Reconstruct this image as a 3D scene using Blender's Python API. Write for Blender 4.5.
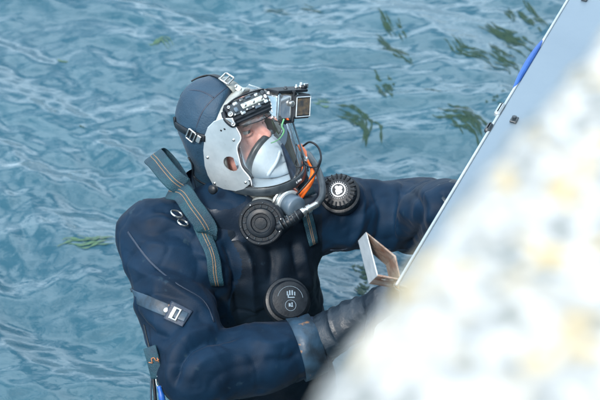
import bpy, math, random
import numpy as np
from mathutils import Vector, Matrix
from mathutils.bvhtree import BVHTree

random.seed(7); rng = np.random.default_rng(7)
R = math.radians
S = bpy.context.scene
for o in list(bpy.data.objects): bpy.data.objects.remove(o)
COL = S.collection

# ------------------------------------------------------------------ camera
CAM_H, PITCH, LENS, DIST = 3.0, R(38), 85.0, 3.5
FPX = 600 * LENS / 36.0
cam_d = bpy.data.cameras.new('camera'); cam = bpy.data.objects.new('camera', cam_d); COL.objects.link(cam)
cam.location = (0, 0, CAM_H); cam.rotation_euler = (math.pi / 2 - PITCH, 0, 0)
cam_d.lens = LENS; cam_d.sensor_width = 36; cam_d.clip_start = 0.02; cam_d.clip_end = 5000
cam_d.dof.use_dof = True; cam_d.dof.focus_distance = 3.38; cam_d.dof.aperture_fstop = 5.4
S.camera = cam

# ------------------------------------------------------------------ sky and sun
SUN_EL, SUN_AZ = 49.0, 206.0      # azimuth clockwise from +Y: the sun stands high behind the camera
w = bpy.data.worlds.new('World'); S.world = w; w.use_nodes = True
nt = w.node_tree; nt.nodes.clear()
out = nt.nodes.new('ShaderNodeOutputWorld'); bg = nt.nodes.new('ShaderNodeBackground'); sky = nt.nodes.new('ShaderNodeTexSky')
sky.sky_type = 'NISHITA'; sky.sun_disc = False; sky.sun_elevation = R(SUN_EL); sky.sun_rotation = R(SUN_AZ)
sky.air_density = 1.0; sky.dust_density = 3.0; sky.ozone_density = 1.0
bg.inputs['Strength'].default_value = 0.112
tcw = nt.nodes.new('ShaderNodeTexCoord'); mpw = nt.nodes.new('ShaderNodeMapping'); mpw.inputs['Scale'].default_value = (1, 1, 2.2)
nw = nt.nodes.new('ShaderNodeTexNoise'); nw.inputs['Scale'].default_value = 2.6; nw.inputs['Detail'].default_value = 6; nw.inputs['Roughness'].default_value = .55
rw = nt.nodes.new('ShaderNodeValToRGB'); rw.color_ramp.elements[0].position = .42; rw.color_ramp.elements[1].position = .58
mw = nt.nodes.new('ShaderNodeMix'); mw.data_type = 'RGBA'; mw.inputs['B'].default_value = (13.0, 15.8, 18.0, 1)   # unseen bright cloud added to liven water reflections and lift ambient light
nt.links.new(tcw.outputs['Generated'], mpw.inputs['Vector']); nt.links.new(mpw.outputs[0], nw.inputs['Vector']); nt.links.new(nw.outputs['Fac'], rw.inputs[0])
nt.links.new(rw.outputs[0], mw.inputs['Factor']); nt.links.new(sky.outputs[0], mw.inputs['A']); nt.links.new(mw.outputs['Result'], bg.inputs[0]); nt.links.new(bg.outputs[0], out.inputs[0])
sd = bpy.data.lights.new('sun', 'SUN'); sun = bpy.data.objects.new('sun', sd); COL.objects.link(sun)
sd.energy = 1.9; sd.angle = R(10); sd.color = (1.0, 0.95, 0.88)
sdir = Vector((math.sin(R(SUN_AZ)) * math.cos(R(SUN_EL)), math.cos(R(SUN_AZ)) * math.cos(R(SUN_EL)), math.sin(R(SUN_EL))))
sun.rotation_euler = sdir.to_track_quat('Z', 'Y').to_euler(); sun.location = sdir * 20
S.view_settings.view_transform = 'Standard'; S.view_settings.look = 'None'; S.view_settings.gamma = 1
S.view_settings.exposure = 1.0
S.render.engine = 'CYCLES'; S.cycles.use_denoising = True; S.cycles.max_bounces = 10; S.cycles.transparent_max_bounces = 16
S.cycles.caustics_reflective = False; S.cycles.caustics_refractive = False

# ------------------------------------------------------------------ frames
CAM = np.array([0, 0, CAM_H]); RT = np.array([1.0, 0, 0])
FW = np.array([0, math.cos(PITCH), -math.sin(PITCH)]); UP = np.array([0, math.sin(PITCH), math.cos(PITCH)])
def ray(px, py):
    return FW + RT * (px - 300) / FPX + UP * (200 - py) / FPX
def P(px, py, dz=0.0):            # world point on the sight line of a reference pixel, dz metres nearer than the diver's plane
    return CAM + ray(px, py) * (DIST - dz)
def on_z(px, py, z):
    r = ray(px, py); return CAM + r * ((z - CAM_H) / r[2])
def to_px(v):                      # world points (n,3) to reference pixels
    d = v - CAM; k = d @ FW
    return np.stack([300 + FPX * (d @ RT) / k, 200 - FPX * (d @ UP) / k], -1)
def CV(x, y, z):                   # direction given along right, up, towards the viewer
    return RT * x + UP * y - FW * z
def nrm(v):
    v = np.asarray(v, float); return v / (np.linalg.norm(v) + 1e-12)
# head frame
hF = nrm(CV(.86, 0, .51)); hU = nrm(CV(-.27, .855, .455)); hU = nrm(hU - hF * (hU @ hF)); hS = np.cross(hF, hU)
if hS @ FW > 0: hS = -hS
H0 = P(222, 124, .04)
def hd(F, Sd, U): return H0 + hF * F + hS * Sd + hU * U
def hpx(px, py, Sd):               # point of the head-side plane at side offset Sd on a sight line
    r = ray(px, py); t = ((H0 + hS * Sd - CAM) @ hS) / (r @ hS); return CAM + r * t

# ------------------------------------------------------------------ object helpers
LOC = {}
def tag(o, label=None, cat=None, group=None, kind=None):
    if label: o['label'] = label
    if cat: o['category'] = cat
    if group: o['group'] = group
    if kind: o['kind'] = kind
    return o
def thing(name, label, cat, loc, group=None):
    o = bpy.data.objects.new(name, None); COL.objects.link(o); o.location = Vector(loc); o.empty_display_size = .05
    LOC[o] = np.array(loc, float); return tag(o, label, cat, group)
def mk(name, vf, mats, parent=None, smooth=True, loc=None, label=None, auto=None):
    v, f = vf[0], vf[1]; mi = vf[2] if len(vf) > 2 else None
    v = np.asarray(v, float)
    base = LOC[parent] if parent is not None else (np.array(loc, float) if loc is not None else v.mean(0))
    me = bpy.data.meshes.new(name)
    me.from_pydata((v - base).tolist(), [], [tuple(int(i) for i in q) for q in f]); me.update()
    if not isinstance(mats, (list, tuple)): mats = [mats]
    for m in mats: me.materials.append(m)
    if mi is not None: me.polygons.foreach_set('material_index', np.asarray(mi, dtype=np.int32))
    me.polygons.foreach_set('use_smooth', [bool(smooth)] * len(me.polygons))
    if auto is not None and smooth: me.set_sharp_from_angle(angle=R(auto))
    o = bpy.data.objects.new(name, me); COL.objects.link(o)
    if parent is not None: o.parent = parent
    else: o.location = Vector(base)
    LOC[o] = base
    if label: o['label'] = label
    return o
def again(src, parent, off):       # one more of an object built before, moved by off
    c = src.copy(); COL.objects.link(c); c.parent = parent; LOC[c] = LOC[src] + off - 0
    c.location = Vector(np.array(src.location) + off); return c
def join(*parts):
    V, F, M = [], [], []; n = 0
    for k, p in enumerate(parts):
        v, f = np.asarray(p[0], float), p[1]; mi = p[2] if len(p) > 2 else [0] * len(f)
        V.append(v); F += [tuple(int(i) + n for i in q) for q in f]; M += list(mi); n += len(v)
    return np.vstack(V), F, M
def wm(p, i): return p[0], p[1], [i] * len(p[1])
def frame(n, hint=(0, 0, 1)):
    n = nrm(n); h = nrm(hint)
    if abs(n @ h) > .95: h = np.array([1.0, 0, 0])
    a = nrm(np.cross(h, n)); return a, np.cross(n, a), n
def catmull(pts, n=6):
    p = np.asarray(pts, float)
    if len(p) < 3: return np.array([p[0] + (p[-1] - p[0]) * t for t in np.linspace(0, 1, n + 1)])
    q = np.vstack([2 * p[0] - p[1], p, 2 * p[-1] - p[-2]]); o = []
    for i in range(1, len(q) - 2):
        for t in np.linspace(0, 1, n, endpoint=False):
            a, b, c, d = q[i - 1:i + 3]
            o.append(.5 * ((2 * b) + (c - a) * t + (2 * a - 5 * b + 4 * c - d) * t * t + (-a + 3 * b - 3 * c + d) * t ** 3))
    o.append(p[-1]); return np.array(o)
def tube(pts, r, seg=10, cap=True, closed=False):
    p = np.asarray(pts, float); n = len(p); r = np.full(n, r) if np.isscalar(r) else np.asarray(r, float)
    V, F = [], []; prev = None
    for i in range(n):
        a, b = (p[i - 1], p[(i + 1) % n]) if closed else (p[max(i - 1, 0)], p[min(i + 1, n - 1)])
        t = nrm(b - a)
        if prev is None: x = frame(t)[0]
        else: x = nrm(prev - t * (prev @ t))
        prev = x; y = np.cross(t, x)
        for k in range(seg):
            A = 2 * math.pi * k / seg; V.append(p[i] + (x * math.cos(A) + y * math.sin(A)) * r[i])
    m = n if closed else n - 1
    for i in range(m):
        for k in range(seg):
            j = (i + 1) % n; F.append((i * seg + k, i * seg + (k + 1) % seg, j * seg + (k + 1) % seg, j * seg + k))
    if cap and not closed:
        F.append(tuple(range(seg))[::-1]); F.append(tuple((n - 1) * seg + k for k in range(seg)))
    return np.array(V), F
def lathe(c, axis, prof, seg=32, hint=(0, 0, 1), radial=None):
    """prof: (height along axis, radius) pairs; capped at both ends."""
    a, b, n = frame(axis, hint); V, F = [], []
    for (h, r) in prof:
        for k in range(seg):
            A = 2 * math.pi * k / seg; rr = r * (radial(A, h) if radial else 1)
            V.append(np.asarray(c) + n * h + (a * math.cos(A) + b * math.sin(A)) * rr)
    for i in range(len(prof) - 1):
        for k in range(seg): F.append((i * seg + k, i * seg + (k + 1) % seg, (i + 1) * seg + (k + 1) % seg, (i + 1) * seg + k))
    F.append(tuple(range(seg))[::-1]); F.append(tuple((len(prof) - 1) * seg + k for k in range(seg)))
    return np.array(V), F
def box(c, ax, ay, az, sx, sy, sz, bev=.12):
    """box with chamfered edges; s* are full sizes along the three axes"""
    c = np.asarray(c, float); b = bev * min(sx, sy, sz); V, F = [], []
    hx, hy, hz = sx / 2, sy / 2, sz / 2
    for (z, k) in ((-hz, b), (-hz + b, 0), (hz - b, 0), (hz, b)):
        X, Y = hx - k, hy - k; q = b
        for (x, y) in ((-X + q, -Y), (X - q, -Y), (X, -Y + q), (X, Y - q), (X - q, Y), (-X + q, Y), (-X, Y - q), (-X, -Y + q)):
            V.append(c + ax * x + ay * y + az * z)
    for i in range(3):
        for k in range(8): F.append((i * 8 + k, i * 8 + (k + 1) % 8, (i + 1) * 8 + (k + 1) % 8, (i + 1) * 8 + k))
    F.append(tuple(range(8))[::-1]); F.append(tuple(24 + k for k in range(8)))
    return np.array(V), F
def prism(pts, off):
    """closed outline pts (n,3) pushed by the vector off"""
    p = np.asarray(pts, float); n = len(p); V = np.vstack([p, p + off])
    F = [tuple(range(n))[::-1], tuple(range(n, 2 * n))] + [(i, (i + 1) % n, n + (i + 1) % n, n + i) for i in range(n)]
    return V, F
def ribbon(pts, nor, width, th, prof=None, wdir=None):
    """a strap: section width x th swept on pts, its face towards nor"""
    p = np.asarray(pts, float); n = len(p); V, F = [], []
    wd = np.full(n, width) if np.isscalar(width) else width
    sec = [(-.5, 0), (-.5, .7), (-.44, 1), (.44, 1), (.5, .7), (.5, 0)]; m = len(sec)
    for i in range(n):
        t = nrm(p[min(i + 1, n - 1)] - p[max(i - 1, 0)]); N = nrm(nor[i]); N = nrm(N - t * (N @ t)); s = np.cross(t, N)
        for (a, b) in sec: V.append(p[i] + s * a * wd[i] + N * b * th)
    for i in range(n - 1):
        for k in range(m): F.append((i * m + k, (i + 1) * m + k, (i + 1) * m + (k + 1) % m, i * m + (k + 1) % m))
    F.append(tuple(range(m))); F.append(tuple((n - 1) * m + k for k in range(m))[::-1])
    return np.array(V), F
def offset_line(pts, nor, side, up):
    p = np.asarray(pts); o = []
    for i in range(len(p)):
        t = nrm(p[min(i + 1, len(p) - 1)] - p[max(i - 1, 0)]); N = nrm(nor[i]); N = nrm(N - t * (N @ t)); s = np.cross(t, N)
        o.append(p[i] + s * side + N * up)
    return np.array(o)
def stroke_marks(c, ax, ay, n, segs, wdt=.0008, th=.0004):
    parts = []
    for (x0, y0, x1, y1) in segs:
        a = c + ax * x0 + ay * y0; b = c + ax * x1 + ay * y1
        if np.linalg.norm(b - a) < 1e-6: continue
        parts.append(ribbon([a, b], [n, n], wdt, th))
    return join(*parts)

# ------------------------------------------------------------------ implicit surfaces
def surface_net(f, o, h):
    nx, ny, nz = f.shape; s = f < 0
    cnt = np.zeros((nx - 1, ny - 1, nz - 1), np.int8); acc = np.zeros((nx - 1, ny - 1, nz - 1, 3), np.float32)
    c8 = sum(s[i:nx - 1 + i, j:ny - 1 + j, k:nz - 1 + k].astype(np.int8) for i in (0, 1) for j in (0, 1) for k in (0, 1))
    act = (c8 > 0) & (c8 < 8); idx = np.full(act.shape, -1, np.int64); cells = np.argwhere(act); idx[act] = np.arange(len(cells))
    ci, cj, ck = cells.T; A = np.zeros((len(cells), 3)); N = np.zeros(len(cells))
    for ax in range(3):
        for u in (0, 1):
            for v in (0, 1):
                o0 = [0, 0, 0]; oth = [q for q in range(3) if q != ax]; o0[oth[0]] = u; o0[oth[1]] = v; o1 = list(o0); o1[ax] = 1
                a = f[ci + o0[0], cj + o0[1], ck + o0[2]]; b = f[ci + o1[0], cj + o1[1], ck + o1[2]]
                m = (a < 0) != (b < 0); t = np.where(m, a / np.where(m, a - b, 1), 0)
                p = np.array(o0, float)[None] + 0 * A; p[:, ax] = t; A += p * m[:, None]; N += m
    V = (cells + A / N[:, None]) * h + o
    F = []
    for ax in range(3):
        sl0 = [slice(1, -1)] * 3; sl0[ax] = slice(0, -1); sl1 = [slice(1, -1)] * 3; sl1[ax] = slice(1, None)
        a, b = s[tuple(sl0)], s[tuple(sl1)]; e = np.argwhere(a != b); inside = a[tuple(e.T)]
        g = e.copy(); oth = [q for q in range(3) if q != ax]
        g[:, oth[0]] += 1; g[:, oth[1]] += 1
        def at(du, dv):
            q = g.copy(); q[:, oth[0]] -= du; q[:, oth[1]] -= dv; return idx[q[:, 0], q[:, 1], q[:, 2]]
        q = np.stack([at(1, 1), at(0, 1), at(0, 0), at(1, 0)], 1)
        flip = inside if ax != 1 else ~inside
        q[~flip] = q[~flip][:, ::-1]; F.append(q)
    F = np.vstack(F); F = F[(F >= 0).all(1)]
    return V, F
def vnormals(V, F):
    n = np.cross(V[F[:, 2]] - V[F[:, 0]], V[F[:, 3]] - V[F[:, 1]]); N = np.zeros_like(V)
    for k in range(4): np.add.at(N, F[:, k], n)
    return N / (np.linalg.norm(N, axis=1)[:, None] + 1e-12)
def vsmooth(V, F, it=1, lam=.5):
    for _ in range(it):
        A = np.zeros_like(V); c = np.zeros(len(V))
        for a, b in ((0, 1), (1, 2), (2, 3), (3, 0)):
            np.add.at(A, F[:, a], V[F[:, b]]); np.add.at(A, F[:, b], V[F[:, a]])
            np.add.at(c, F[:, a], 1); np.add.at(c, F[:, b], 1)
        V = V + lam * (A / c[:, None] - V)
    return V
def grid(lo, hi, h):
    lo, hi = np.array(lo, float), np.array(hi, float); n = np.ceil((hi - lo) / h).astype(int) + 1
    ax = [(lo[i] + h * np.arange(n[i])).astype(np.float32) for i in range(3)]
    return np.stack(np.meshgrid(*ax, indexing='ij'), -1), lo
def cone(X, a, ra, b, rb):
    a = np.asarray(a, np.float32); b = np.asarray(b, np.float32); ab = b - a
    t = np.clip(((X - a) @ ab) / (ab @ ab), 0, 1); return np.linalg.norm(X - a - t[..., None] * ab, axis=-1) - (ra + (rb - ra) * t)
def ell(X, c, A, r):               # ellipsoid, rows of A are its axes
    q = ((X - np.asarray(c, np.float32)) @ np.asarray(A, np.float32).T); r = np.asarray(r, np.float32)
    k0 = np.linalg.norm(q / r, axis=-1); k1 = np.linalg.norm(q / (r * r), axis=-1) + 1e-9; return k0 * (k0 - 1) / k1
def smin(a, b, k):
    h = np.clip(.5 + .5 * (b - a) / k, 0, 1); return b * (1 - h) + a * h - k * h * (1 - h)
def smax(a, b, k): return -smin(-a, -b, k)
def build(fn, pts, pad, h, name=None, sm=1):
    pts = np.array(pts); X, lo = grid(pts.min(0) - pad, pts.max(0) + pad, h); V, F = surface_net(fn(X), lo, h)
    V = vsmooth(V, F, sm); n = vnormals(V, F)
    X2 = V + n * h * .8
    if (fn(X2.astype(np.float32)) - fn(V.astype(np.float32))).mean() < 0: F = F[:, ::-1]; n = -n
    return V, F, n
# value noise for shaping cloth
NG = rng.random((32, 32, 32))
def vnoise(p):
    p = np.asarray(p, float); i = np.floor(p).astype(int); t = p - i; t = t * t * (3 - 2 * t); o = 0
    for a in (0, 1):
        for b in (0, 1):
            for c in (0, 1):
                wgt = (t[:, 0] if a else 1 - t[:, 0]) * (t[:, 1] if b else 1 - t[:, 1]) * (t[:, 2] if c else 1 - t[:, 2])
                o = o + wgt * NG[(i[:, 0] + a) % 32, (i[:, 1] + b) % 32, (i[:, 2] + c) % 32]
    return o * 2 - 1

# ------------------------------------------------------------------ materials
def mat(name, col, rough=.5, metal=0.0, col2=None, scale=20, bump=0.0, bscale=None, spec=.5, sheen=0, coat=0, detail=4, ramp=(.35, .65), thr=None, wear=None):
    m = bpy.data.materials.new(name); m.use_nodes = True; t = m.node_tree; b = t.nodes['Principled BSDF']
    b.inputs['Base Color'].default_value = (*col, 1); b.inputs['Roughness'].default_value = rough; b.inputs['Metallic'].default_value = metal
    b.inputs['Specular IOR Level'].default_value = spec
    b.inputs['Sheen Weight'].default_value = sheen; b.inputs['Sheen Roughness'].default_value = .4; b.inputs['Coat Weight'].default_value = coat
    tc = t.nodes.new('ShaderNodeTexCoord')
    if col2:
        n = t.nodes.new('ShaderNodeTexNoise'); n.inputs['Scale'].default_value = scale; n.inputs['Detail'].default_value = detail
        t.links.new(tc.outputs['Object'], n.inputs['Vector'])
        r = t.nodes.new('ShaderNodeValToRGB'); r.color_ramp.elements[0].position, r.color_ramp.elements[1].position = ramp
        r.color_ramp.elements[0].color = (*col, 1); r.color_ramp.elements[1].color = (*col2, 1)
        t.links.new(n.outputs['Fac'], r.inputs['Fac']); src = r.outputs[0]
        if wear:
            n3 = t.nodes.new('ShaderNodeTexNoise'); n3.inputs['Scale'].default_value = wear[1]; n3.inputs['Detail'].default_value = 6
            t.links.new(tc.outputs['Object'], n3.inputs['Vector'])
            r3 = t.nodes.new('ShaderNodeValToRGB'); r3.color_ramp.elements[0].position = wear[2]; r3.color_ramp.elements[1].position = wear[2] + .07
            mx = t.nodes.new('ShaderNodeMix'); mx.data_type = 'RGBA'; mx.inputs['B'].default_value = (*wear[0], 1)
            t.links.new(n3.outputs['Fac'], r3.inputs['Fac']); t.links.new(r3.outputs[0], mx.inputs['Factor']); t.links.new(src, mx.inputs['A']); src = mx.outputs['Result']
        t.links.new(src, b.inputs['Base Color'])
        rr = t.nodes.new('ShaderNodeMapRange'); rr.inputs['To Min'].default_value = max(rough - .1, .03); rr.inputs['To Max'].default_value = min(rough + .12, 1)
        t.links.new(n.outputs['Fac'], rr.inputs['Value']); t.links.new(rr.outputs[0], b.inputs['Roughness'])
    if bump:
        n2 = t.nodes.new('ShaderNodeTexNoise'); n2.inputs['Scale'].default_value = bscale or scale * 4; n2.inputs['Detail'].default_value = 5
        t.links.new(tc.outputs['Object'], n2.inputs['Vector'])
        bp = t.nodes.new('ShaderNodeBump'); bp.inputs['Strength'].default_value = bump; bp.inputs['Distance'].default_value = .004
        t.links.new(n2.outputs['Fac'], bp.inputs['Height']); t.links.new(bp.outputs[0], b.inputs['Normal'])
    return m
M = {}
M['suit'] = mat('suit_fabric', (.0008, .0085, .022), .62, col2=(.0022, .0180, .044), scale=9, bump=.12, bscale=420, spec=.16, sheen=.03, wear=((.012, .03, .05), 26, .68))
M['panel'] = mat('dark_chest_fabric', (.0010, .0050, .0115), .6, col2=(.002, .009, .019), scale=14, bump=.15, bscale=300, spec=.22, wear=((.010, .022, .036), 30, .66))  # darker tone of the suit cloth on the chest front, no separate part
for mm in (M['suit'], M['panel']):    # fine creasing of the cloth
    t = mm.node_tree; b = t.nodes['Principled BSDF']; old = b.inputs['Normal'].links[0].from_node; tc = [n for n in t.nodes if n.type == 'TEX_COORD'][0]
    n = t.nodes.new('ShaderNodeTexNoise'); n.noise_type = 'RIDGED_MULTIFRACTAL'; n.inputs['Scale'].default_value = 9; n.inputs['Detail'].default_value = 2; n.inputs['Distortion'].default_value = .7
    mp = t.nodes.new('ShaderNodeMapping'); mp.inputs['Scale'].default_value = (1.0, .8, 1.6); mp.inputs['Rotation'].default_value = (0, .5, 0)
    t.links.new(tc.outputs['Object'], mp.inputs['Vector']); t.links.new(mp.outputs[0], n.inputs['Vector'])
    bp = t.nodes.new('ShaderNodeBump'); bp.inputs['Strength'].default_value = .5; bp.inputs['Distance'].default_value = .008
    t.links.new(n.outputs['Fac'], bp.inputs['Height']); t.links.new(bp.outputs[0], old.inputs['Normal'])
M['hood'] = mat('hood_neoprene', (.0035, .026, .054), .6, col2=(.007, .038, .074), scale=14, bump=.35, bscale=260, sheen=.06)
M['bib'] = mat('bib_neoprene', (.004, .011, .024), .42, col2=(.007, .018, .036), scale=12, bump=.15, bscale=200)
M['seam'] = mat('seam_tape', (.010, .022, .045), .5, bump=.3, bscale=300)
M['glove'] = mat('glove_rubber', (.004, .010, .018), .42, col2=(.010, .020, .032), scale=18, bump=.4, bscale=90)
M['tape'] = mat('cuff_tape', (.020, .052, .090), .5, col2=(.008, .020, .034), scale=30, bump=.3, bscale=80, wear=((.25, .13, .06), 40, .64))
M['skin'] = mat('skin', (.74, .36, .31), .5, col2=(.80, .46, .40), scale=30, bump=.25, bscale=300)
M['skin'].node_tree.nodes['Principled BSDF'].inputs['Subsurface Weight'].default_value = .15
M['skin'].node_tree.nodes['Principled BSDF'].inputs['Subsurface Radius'].default_value = (.01, .004, .002)
M['brow'] = mat('brow_hair', (.10, .055, .035), .8)
M['eye'] = mat('eyeball', (.75, .74, .72), .15); M['iris'] = mat('iris', (.05, .08, .09), .1)
M['steel'] = mat('mask_plate_metal', (.66, .74, .78), .32, .6, col2=(.50, .58, .62), scale=22, bump=.15, bscale=60, wear=((.30, .33, .33), 60, .68))
M['bright'] = mat('bright_nickel', (.66, .67, .66), .28, 1.0, col2=(.45, .46, .45), scale=90)
M['flange'] = mat('grey_cream_rubber', (.36, .38, .36), .55, col2=(.26, .28, .27), scale=30, bump=.2, bscale=120)
M['inner'] = mat('inner_seal_rubber', (.16, .125, .10), .5, col2=(.09, .07, .06), scale=20)
M['black'] = mat('black_rubber', (.0035, .006, .010), .42, col2=(.008, .013, .019), spec=.35, scale=50, bump=.1, bscale=200)
M['dkgrey'] = mat('dark_grey_plastic', (.018, .027, .036), .35, col2=(.034, .046, .056), scale=60)
M['silicone'] = mat('white_silicone', (.48, .57, .64), .3, col2=(.36, .45, .52), scale=20)
M['teal'] = mat('teal_webbing', (.003, .047, .070), .55, col2=(.005, .030, .052), scale=30, bump=.7, bscale=500)
M['stripe'] = mat('tan_stripe', (.19, .125, .075), .6, bump=.4, bscale=500, col2=(.14, .10, .07), scale=80)
M['orange'] = mat('orange_hose', (.85, .16, .02), .4, col2=(.75, .13, .015), scale=60)
M['green'] = mat('green_cord', (.13, .36, .18), .5)
M['white'] = mat('white_print', (.60, .63, .66), .5)
M['faint'] = mat('faint_print', (.16, .22, .27), .5)
M['port'] = mat('grey_blue_plastic', (.06, .10, .14), .4, col2=(.09, .13, .17), scale=50)
M['pale'] = mat('pale_blue_plastic', (.30, .42, .50), .3, col2=(.2, .3, .38), scale=50)
M['knob'] = mat('scuffed_steel', (.34, .37, .38), .42, .8, col2=(.16, .18, .19), scale=160)
M['stitch'] = mat('orange_thread', (.30, .12, .05), .7)
M['blue'] = mat('blue_plastic', (.008, .085, .36), .4, col2=(.007, .065, .28), scale=30)
M['led'] = mat('led_reflector', (.72, .76, .72), .2, .5, col2=(.5, .56, .50), scale=120)
M['screen'] = mat('screen_glass', (.13, .10, .065), .12, col2=(.04, .045, .05), scale=90, coat=.6)
M['deck'] = mat('painted_deck', (.115, .165, .215), .45, .0, col2=(.145, .20, .25), scale=3, bump=.1, bscale=60, wear=((.09, .11, .13), 9, .68))
M['rim'] = mat('galvanised_rim', (.30, .36, .40), .45, .2, col2=(.40, .45, .48), scale=14, wear=((.30, .30, .28), 22, .66))
M['rust'] = mat('rusty_flat_bar', (.34, .29, .25), .6, .25, col2=(.16, .075, .045), scale=28, bump=.6, bscale=120, wear=((.62, .58, .52), 34, .6))
M['galv'] = mat('scuffed_flat_bar', (.50, .54, .57), .45, .4, col2=(.38, .42, .45), scale=40, bump=.2, bscale=120)
M['wall'] = mat('quay_wall_stone', (.22, .22, .20), .85, col2=(.13, .14, .12), scale=6, bump=.8, bscale=40)
def glassy(name, tint, mix, rough=.03, dirt=None):
    """a thin clear sheet: see-through with its own gloss"""
    m = bpy.data.materials.new(name); m.use_nodes = True; t = m.node_tree; t.nodes.clear()
    o = t.nodes.new('ShaderNodeOutputMaterial'); tr = t.nodes.new('ShaderNodeBsdfTransparent'); tr.inputs[0].default_value = (*tint, 1)
    gl = t.nodes.new('ShaderNodeBsdfGlossy'); gl.inputs['Roughness'].default_value = rough
    fr = t.nodes.new('ShaderNodeFresnel'); fr.inputs['IOR'].default_value = 1.62
    mx = t.nodes.new('ShaderNodeMixShader'); t.links.new(fr.outputs[0], mx.inputs[0]); t.links.new(tr.outputs[0], mx.inputs[1]); t.links.new(gl.outputs[0], mx.inputs[2])
    df = t.nodes.new('ShaderNodeBsdfDiffuse'); df.inputs[0].default_value = (.62, .66, .68, 1)
    tc = t.nodes.new('ShaderNodeTexCoord'); n = t.nodes.new('ShaderNodeTexNoise'); n.inputs['Scale'].default_value = 38; n.inputs['Detail'].default_value = 8
    t.links.new(tc.outputs['Object'], n.inputs['Vector'])
    r = t.nodes.new('ShaderNodeMapRange'); r.inputs['From Min'].default_value = .42; r.inputs['From Max'].default_value = .75; r.inputs['To Min'].default_value = mix * .35; r.inputs['To Max'].default_value = mix * 2
    t.links.new(n.outputs['Fac'], r.inputs['Value'])
    m2 = t.nodes.new('ShaderNodeMixShader'); t.links.new(r.outputs[0], m2.inputs[0]); t.links.new(mx.outputs[0], m2.inputs[1]); t.links.new(df.outputs[0], m2.inputs[2])
    t.links.new(m2.outputs[0], o.inputs[0]); return m
M['visor'] = glassy('clear_visor', (.97, .98, .98), .04)
M['case'] = glassy('clear_case', (.84, .91, .96), .12, .04)

# ------------------------------------------------------------------ water (z = 0)
def wave_set():
    W = []
    for lam, amp, n, spread in ((1.5, .012, 5, 40), (.62, .0135, 10, 34), (.34, .0088, 18, 44), (.18, .0052, 30, 56), (.095, .0018, 30, 72)):
        for _ in range(n):
            L = lam * rng.uniform(.72, 1.35); a = R(90 - 31 + rng.uniform(-spread, spread)); k = 2 * math.pi / L
            W.append((k * math.cos(a), k * math.sin(a), rng.uniform(0, 6.28), amp * rng.uniform(.5, 1.3) / math.sqrt(n) * 1.7, L))
    return W
WAVES = wave_set()
def water_h(x, y, lmin=0.0):
    x = np.asarray(x, float); y = np.asarray(y, float)
    wx = x + .09 * np.sin(1.9 * y + 1.2 * x + .4) + .05 * np.sin(4.1 * x - 2.3 * y); wy = y + .09 * np.sin(2.2 * x - 1.1 * y + 1.1) + .04 * np.sin(5.2 * y + 3.1 * x)
    h = 0
    for kx, ky, ph, a, L in WAVES:
        if L < lmin: continue
        s = np.sin(kx * wx + ky * wy + ph); h = h + a * (s + .35 * (1 - np.abs(np.sin((kx * wx + ky * wy + ph) / 2 + .785))) * 2 - .35)
    d = np.hypot(x, y - 4); return h * np.clip((26 - d) / 18, 0, 1)
def axis_vals(lo, hi, h, far):
    a = list(np.arange(lo, hi, h)); s = h; L = [lo]; 
    while L[-1] > -far: s *= 1.13; L.append(L[-1] - s)
    s = h; Rr = [a[-1]]
    while Rr[-1] < far: s *= 1.13; Rr.append(Rr[-1] + s)
    return np.array(L[1:][::-1] + a + Rr[1:])
xs = axis_vals(-1.7, 1.7, .0085, 1500); ys = axis_vals(2.3, 6.1, .0085, 1500)
X, Y = np.meshgrid(xs, ys, indexing='ij'); Z = water_h(X, Y)
V = np.stack([X, Y, Z], -1).reshape(-1, 3); nx, ny = X.shape
ii = (np.arange(nx - 1)[:, None] * ny + np.arange(ny - 1)[None]).ravel()
Fq = np.stack([ii, ii + ny, ii + ny + 1, ii + 1], 1)
me = bpy.data.meshes.new('water'); me.vertices.add(len(V)); me.vertices.foreach_set('co', V.ravel())
me.loops.add(Fq.size); me.loops.foreach_set('vertex_index', Fq.ravel().astype(np.int32)); me.polygons.add(len(Fq)); me.polygons.foreach_set('loop_start', np.arange(0, Fq.size, 4, dtype=np.int32))
me.update(calc_edges=True); me.polygons.foreach_set('use_smooth', [True] * len(me.polygons))
water = bpy.data.objects.new('water', me); COL.objects.link(water); tag(water, kind='structure')
m = bpy.data.materials.new('harbour_water'); m.use_nodes = True; t = m.node_tree; b = t.nodes['Principled BSDF']
b.inputs['Roughness'].default_value = .045; b.inputs['IOR'].default_value = 1.36; b.inputs['Specular IOR Level'].default_value = .9
tc = t.nodes.new('ShaderNodeTexCoord'); n = t.nodes.new('ShaderNodeTexNoise'); n.inputs['Scale'].default_value = 1.3; n.inputs['Detail'].default_value = 3
t.links.new(tc.outputs['Object'], n.inputs['Vector']); r = t.nodes.new('ShaderNodeValToRGB')
r.color_ramp.elements[0].position = .35; r.color_ramp.elements[1].position = .7
r.color_ramp.elements[0].color = (.018, .064, .092, 1); r.color_ramp.elements[1].color = (.026, .080, .110, 1)
t.links.new(n.outputs['Fac'], r.inputs['Fac']); t.links.new(r.outputs[0], b.inputs['Base Color'])
n2 = t.nodes.new('ShaderNodeTexNoise'); n2.inputs['Scale'].default_value = 26; n2.inputs['Detail'].default_value = 4; n2.inputs['Distortion'].default_value = 1.0
mp = t.nodes.new('ShaderNodeMapping'); mp.inputs['Rotation'].default_value = (0, 0, R(18)); mp.inputs['Scale'].default_value = (.8, 1.2, 1)
t.links.new(tc.outputs['Object'], mp.inputs['Vector']); t.links.new(mp.outputs[0], n2.inputs['Vector'])
bp = t.nodes.new('ShaderNodeBump'); bp.inputs['Strength'].default_value = .25; bp.inputs['Distance'].default_value = .007
t.links.new(n2.outputs['Fac'], bp.inputs['Height']); t.links.new(bp.outputs[0], b.inputs['Normal'])
me.materials.append(m)

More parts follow.
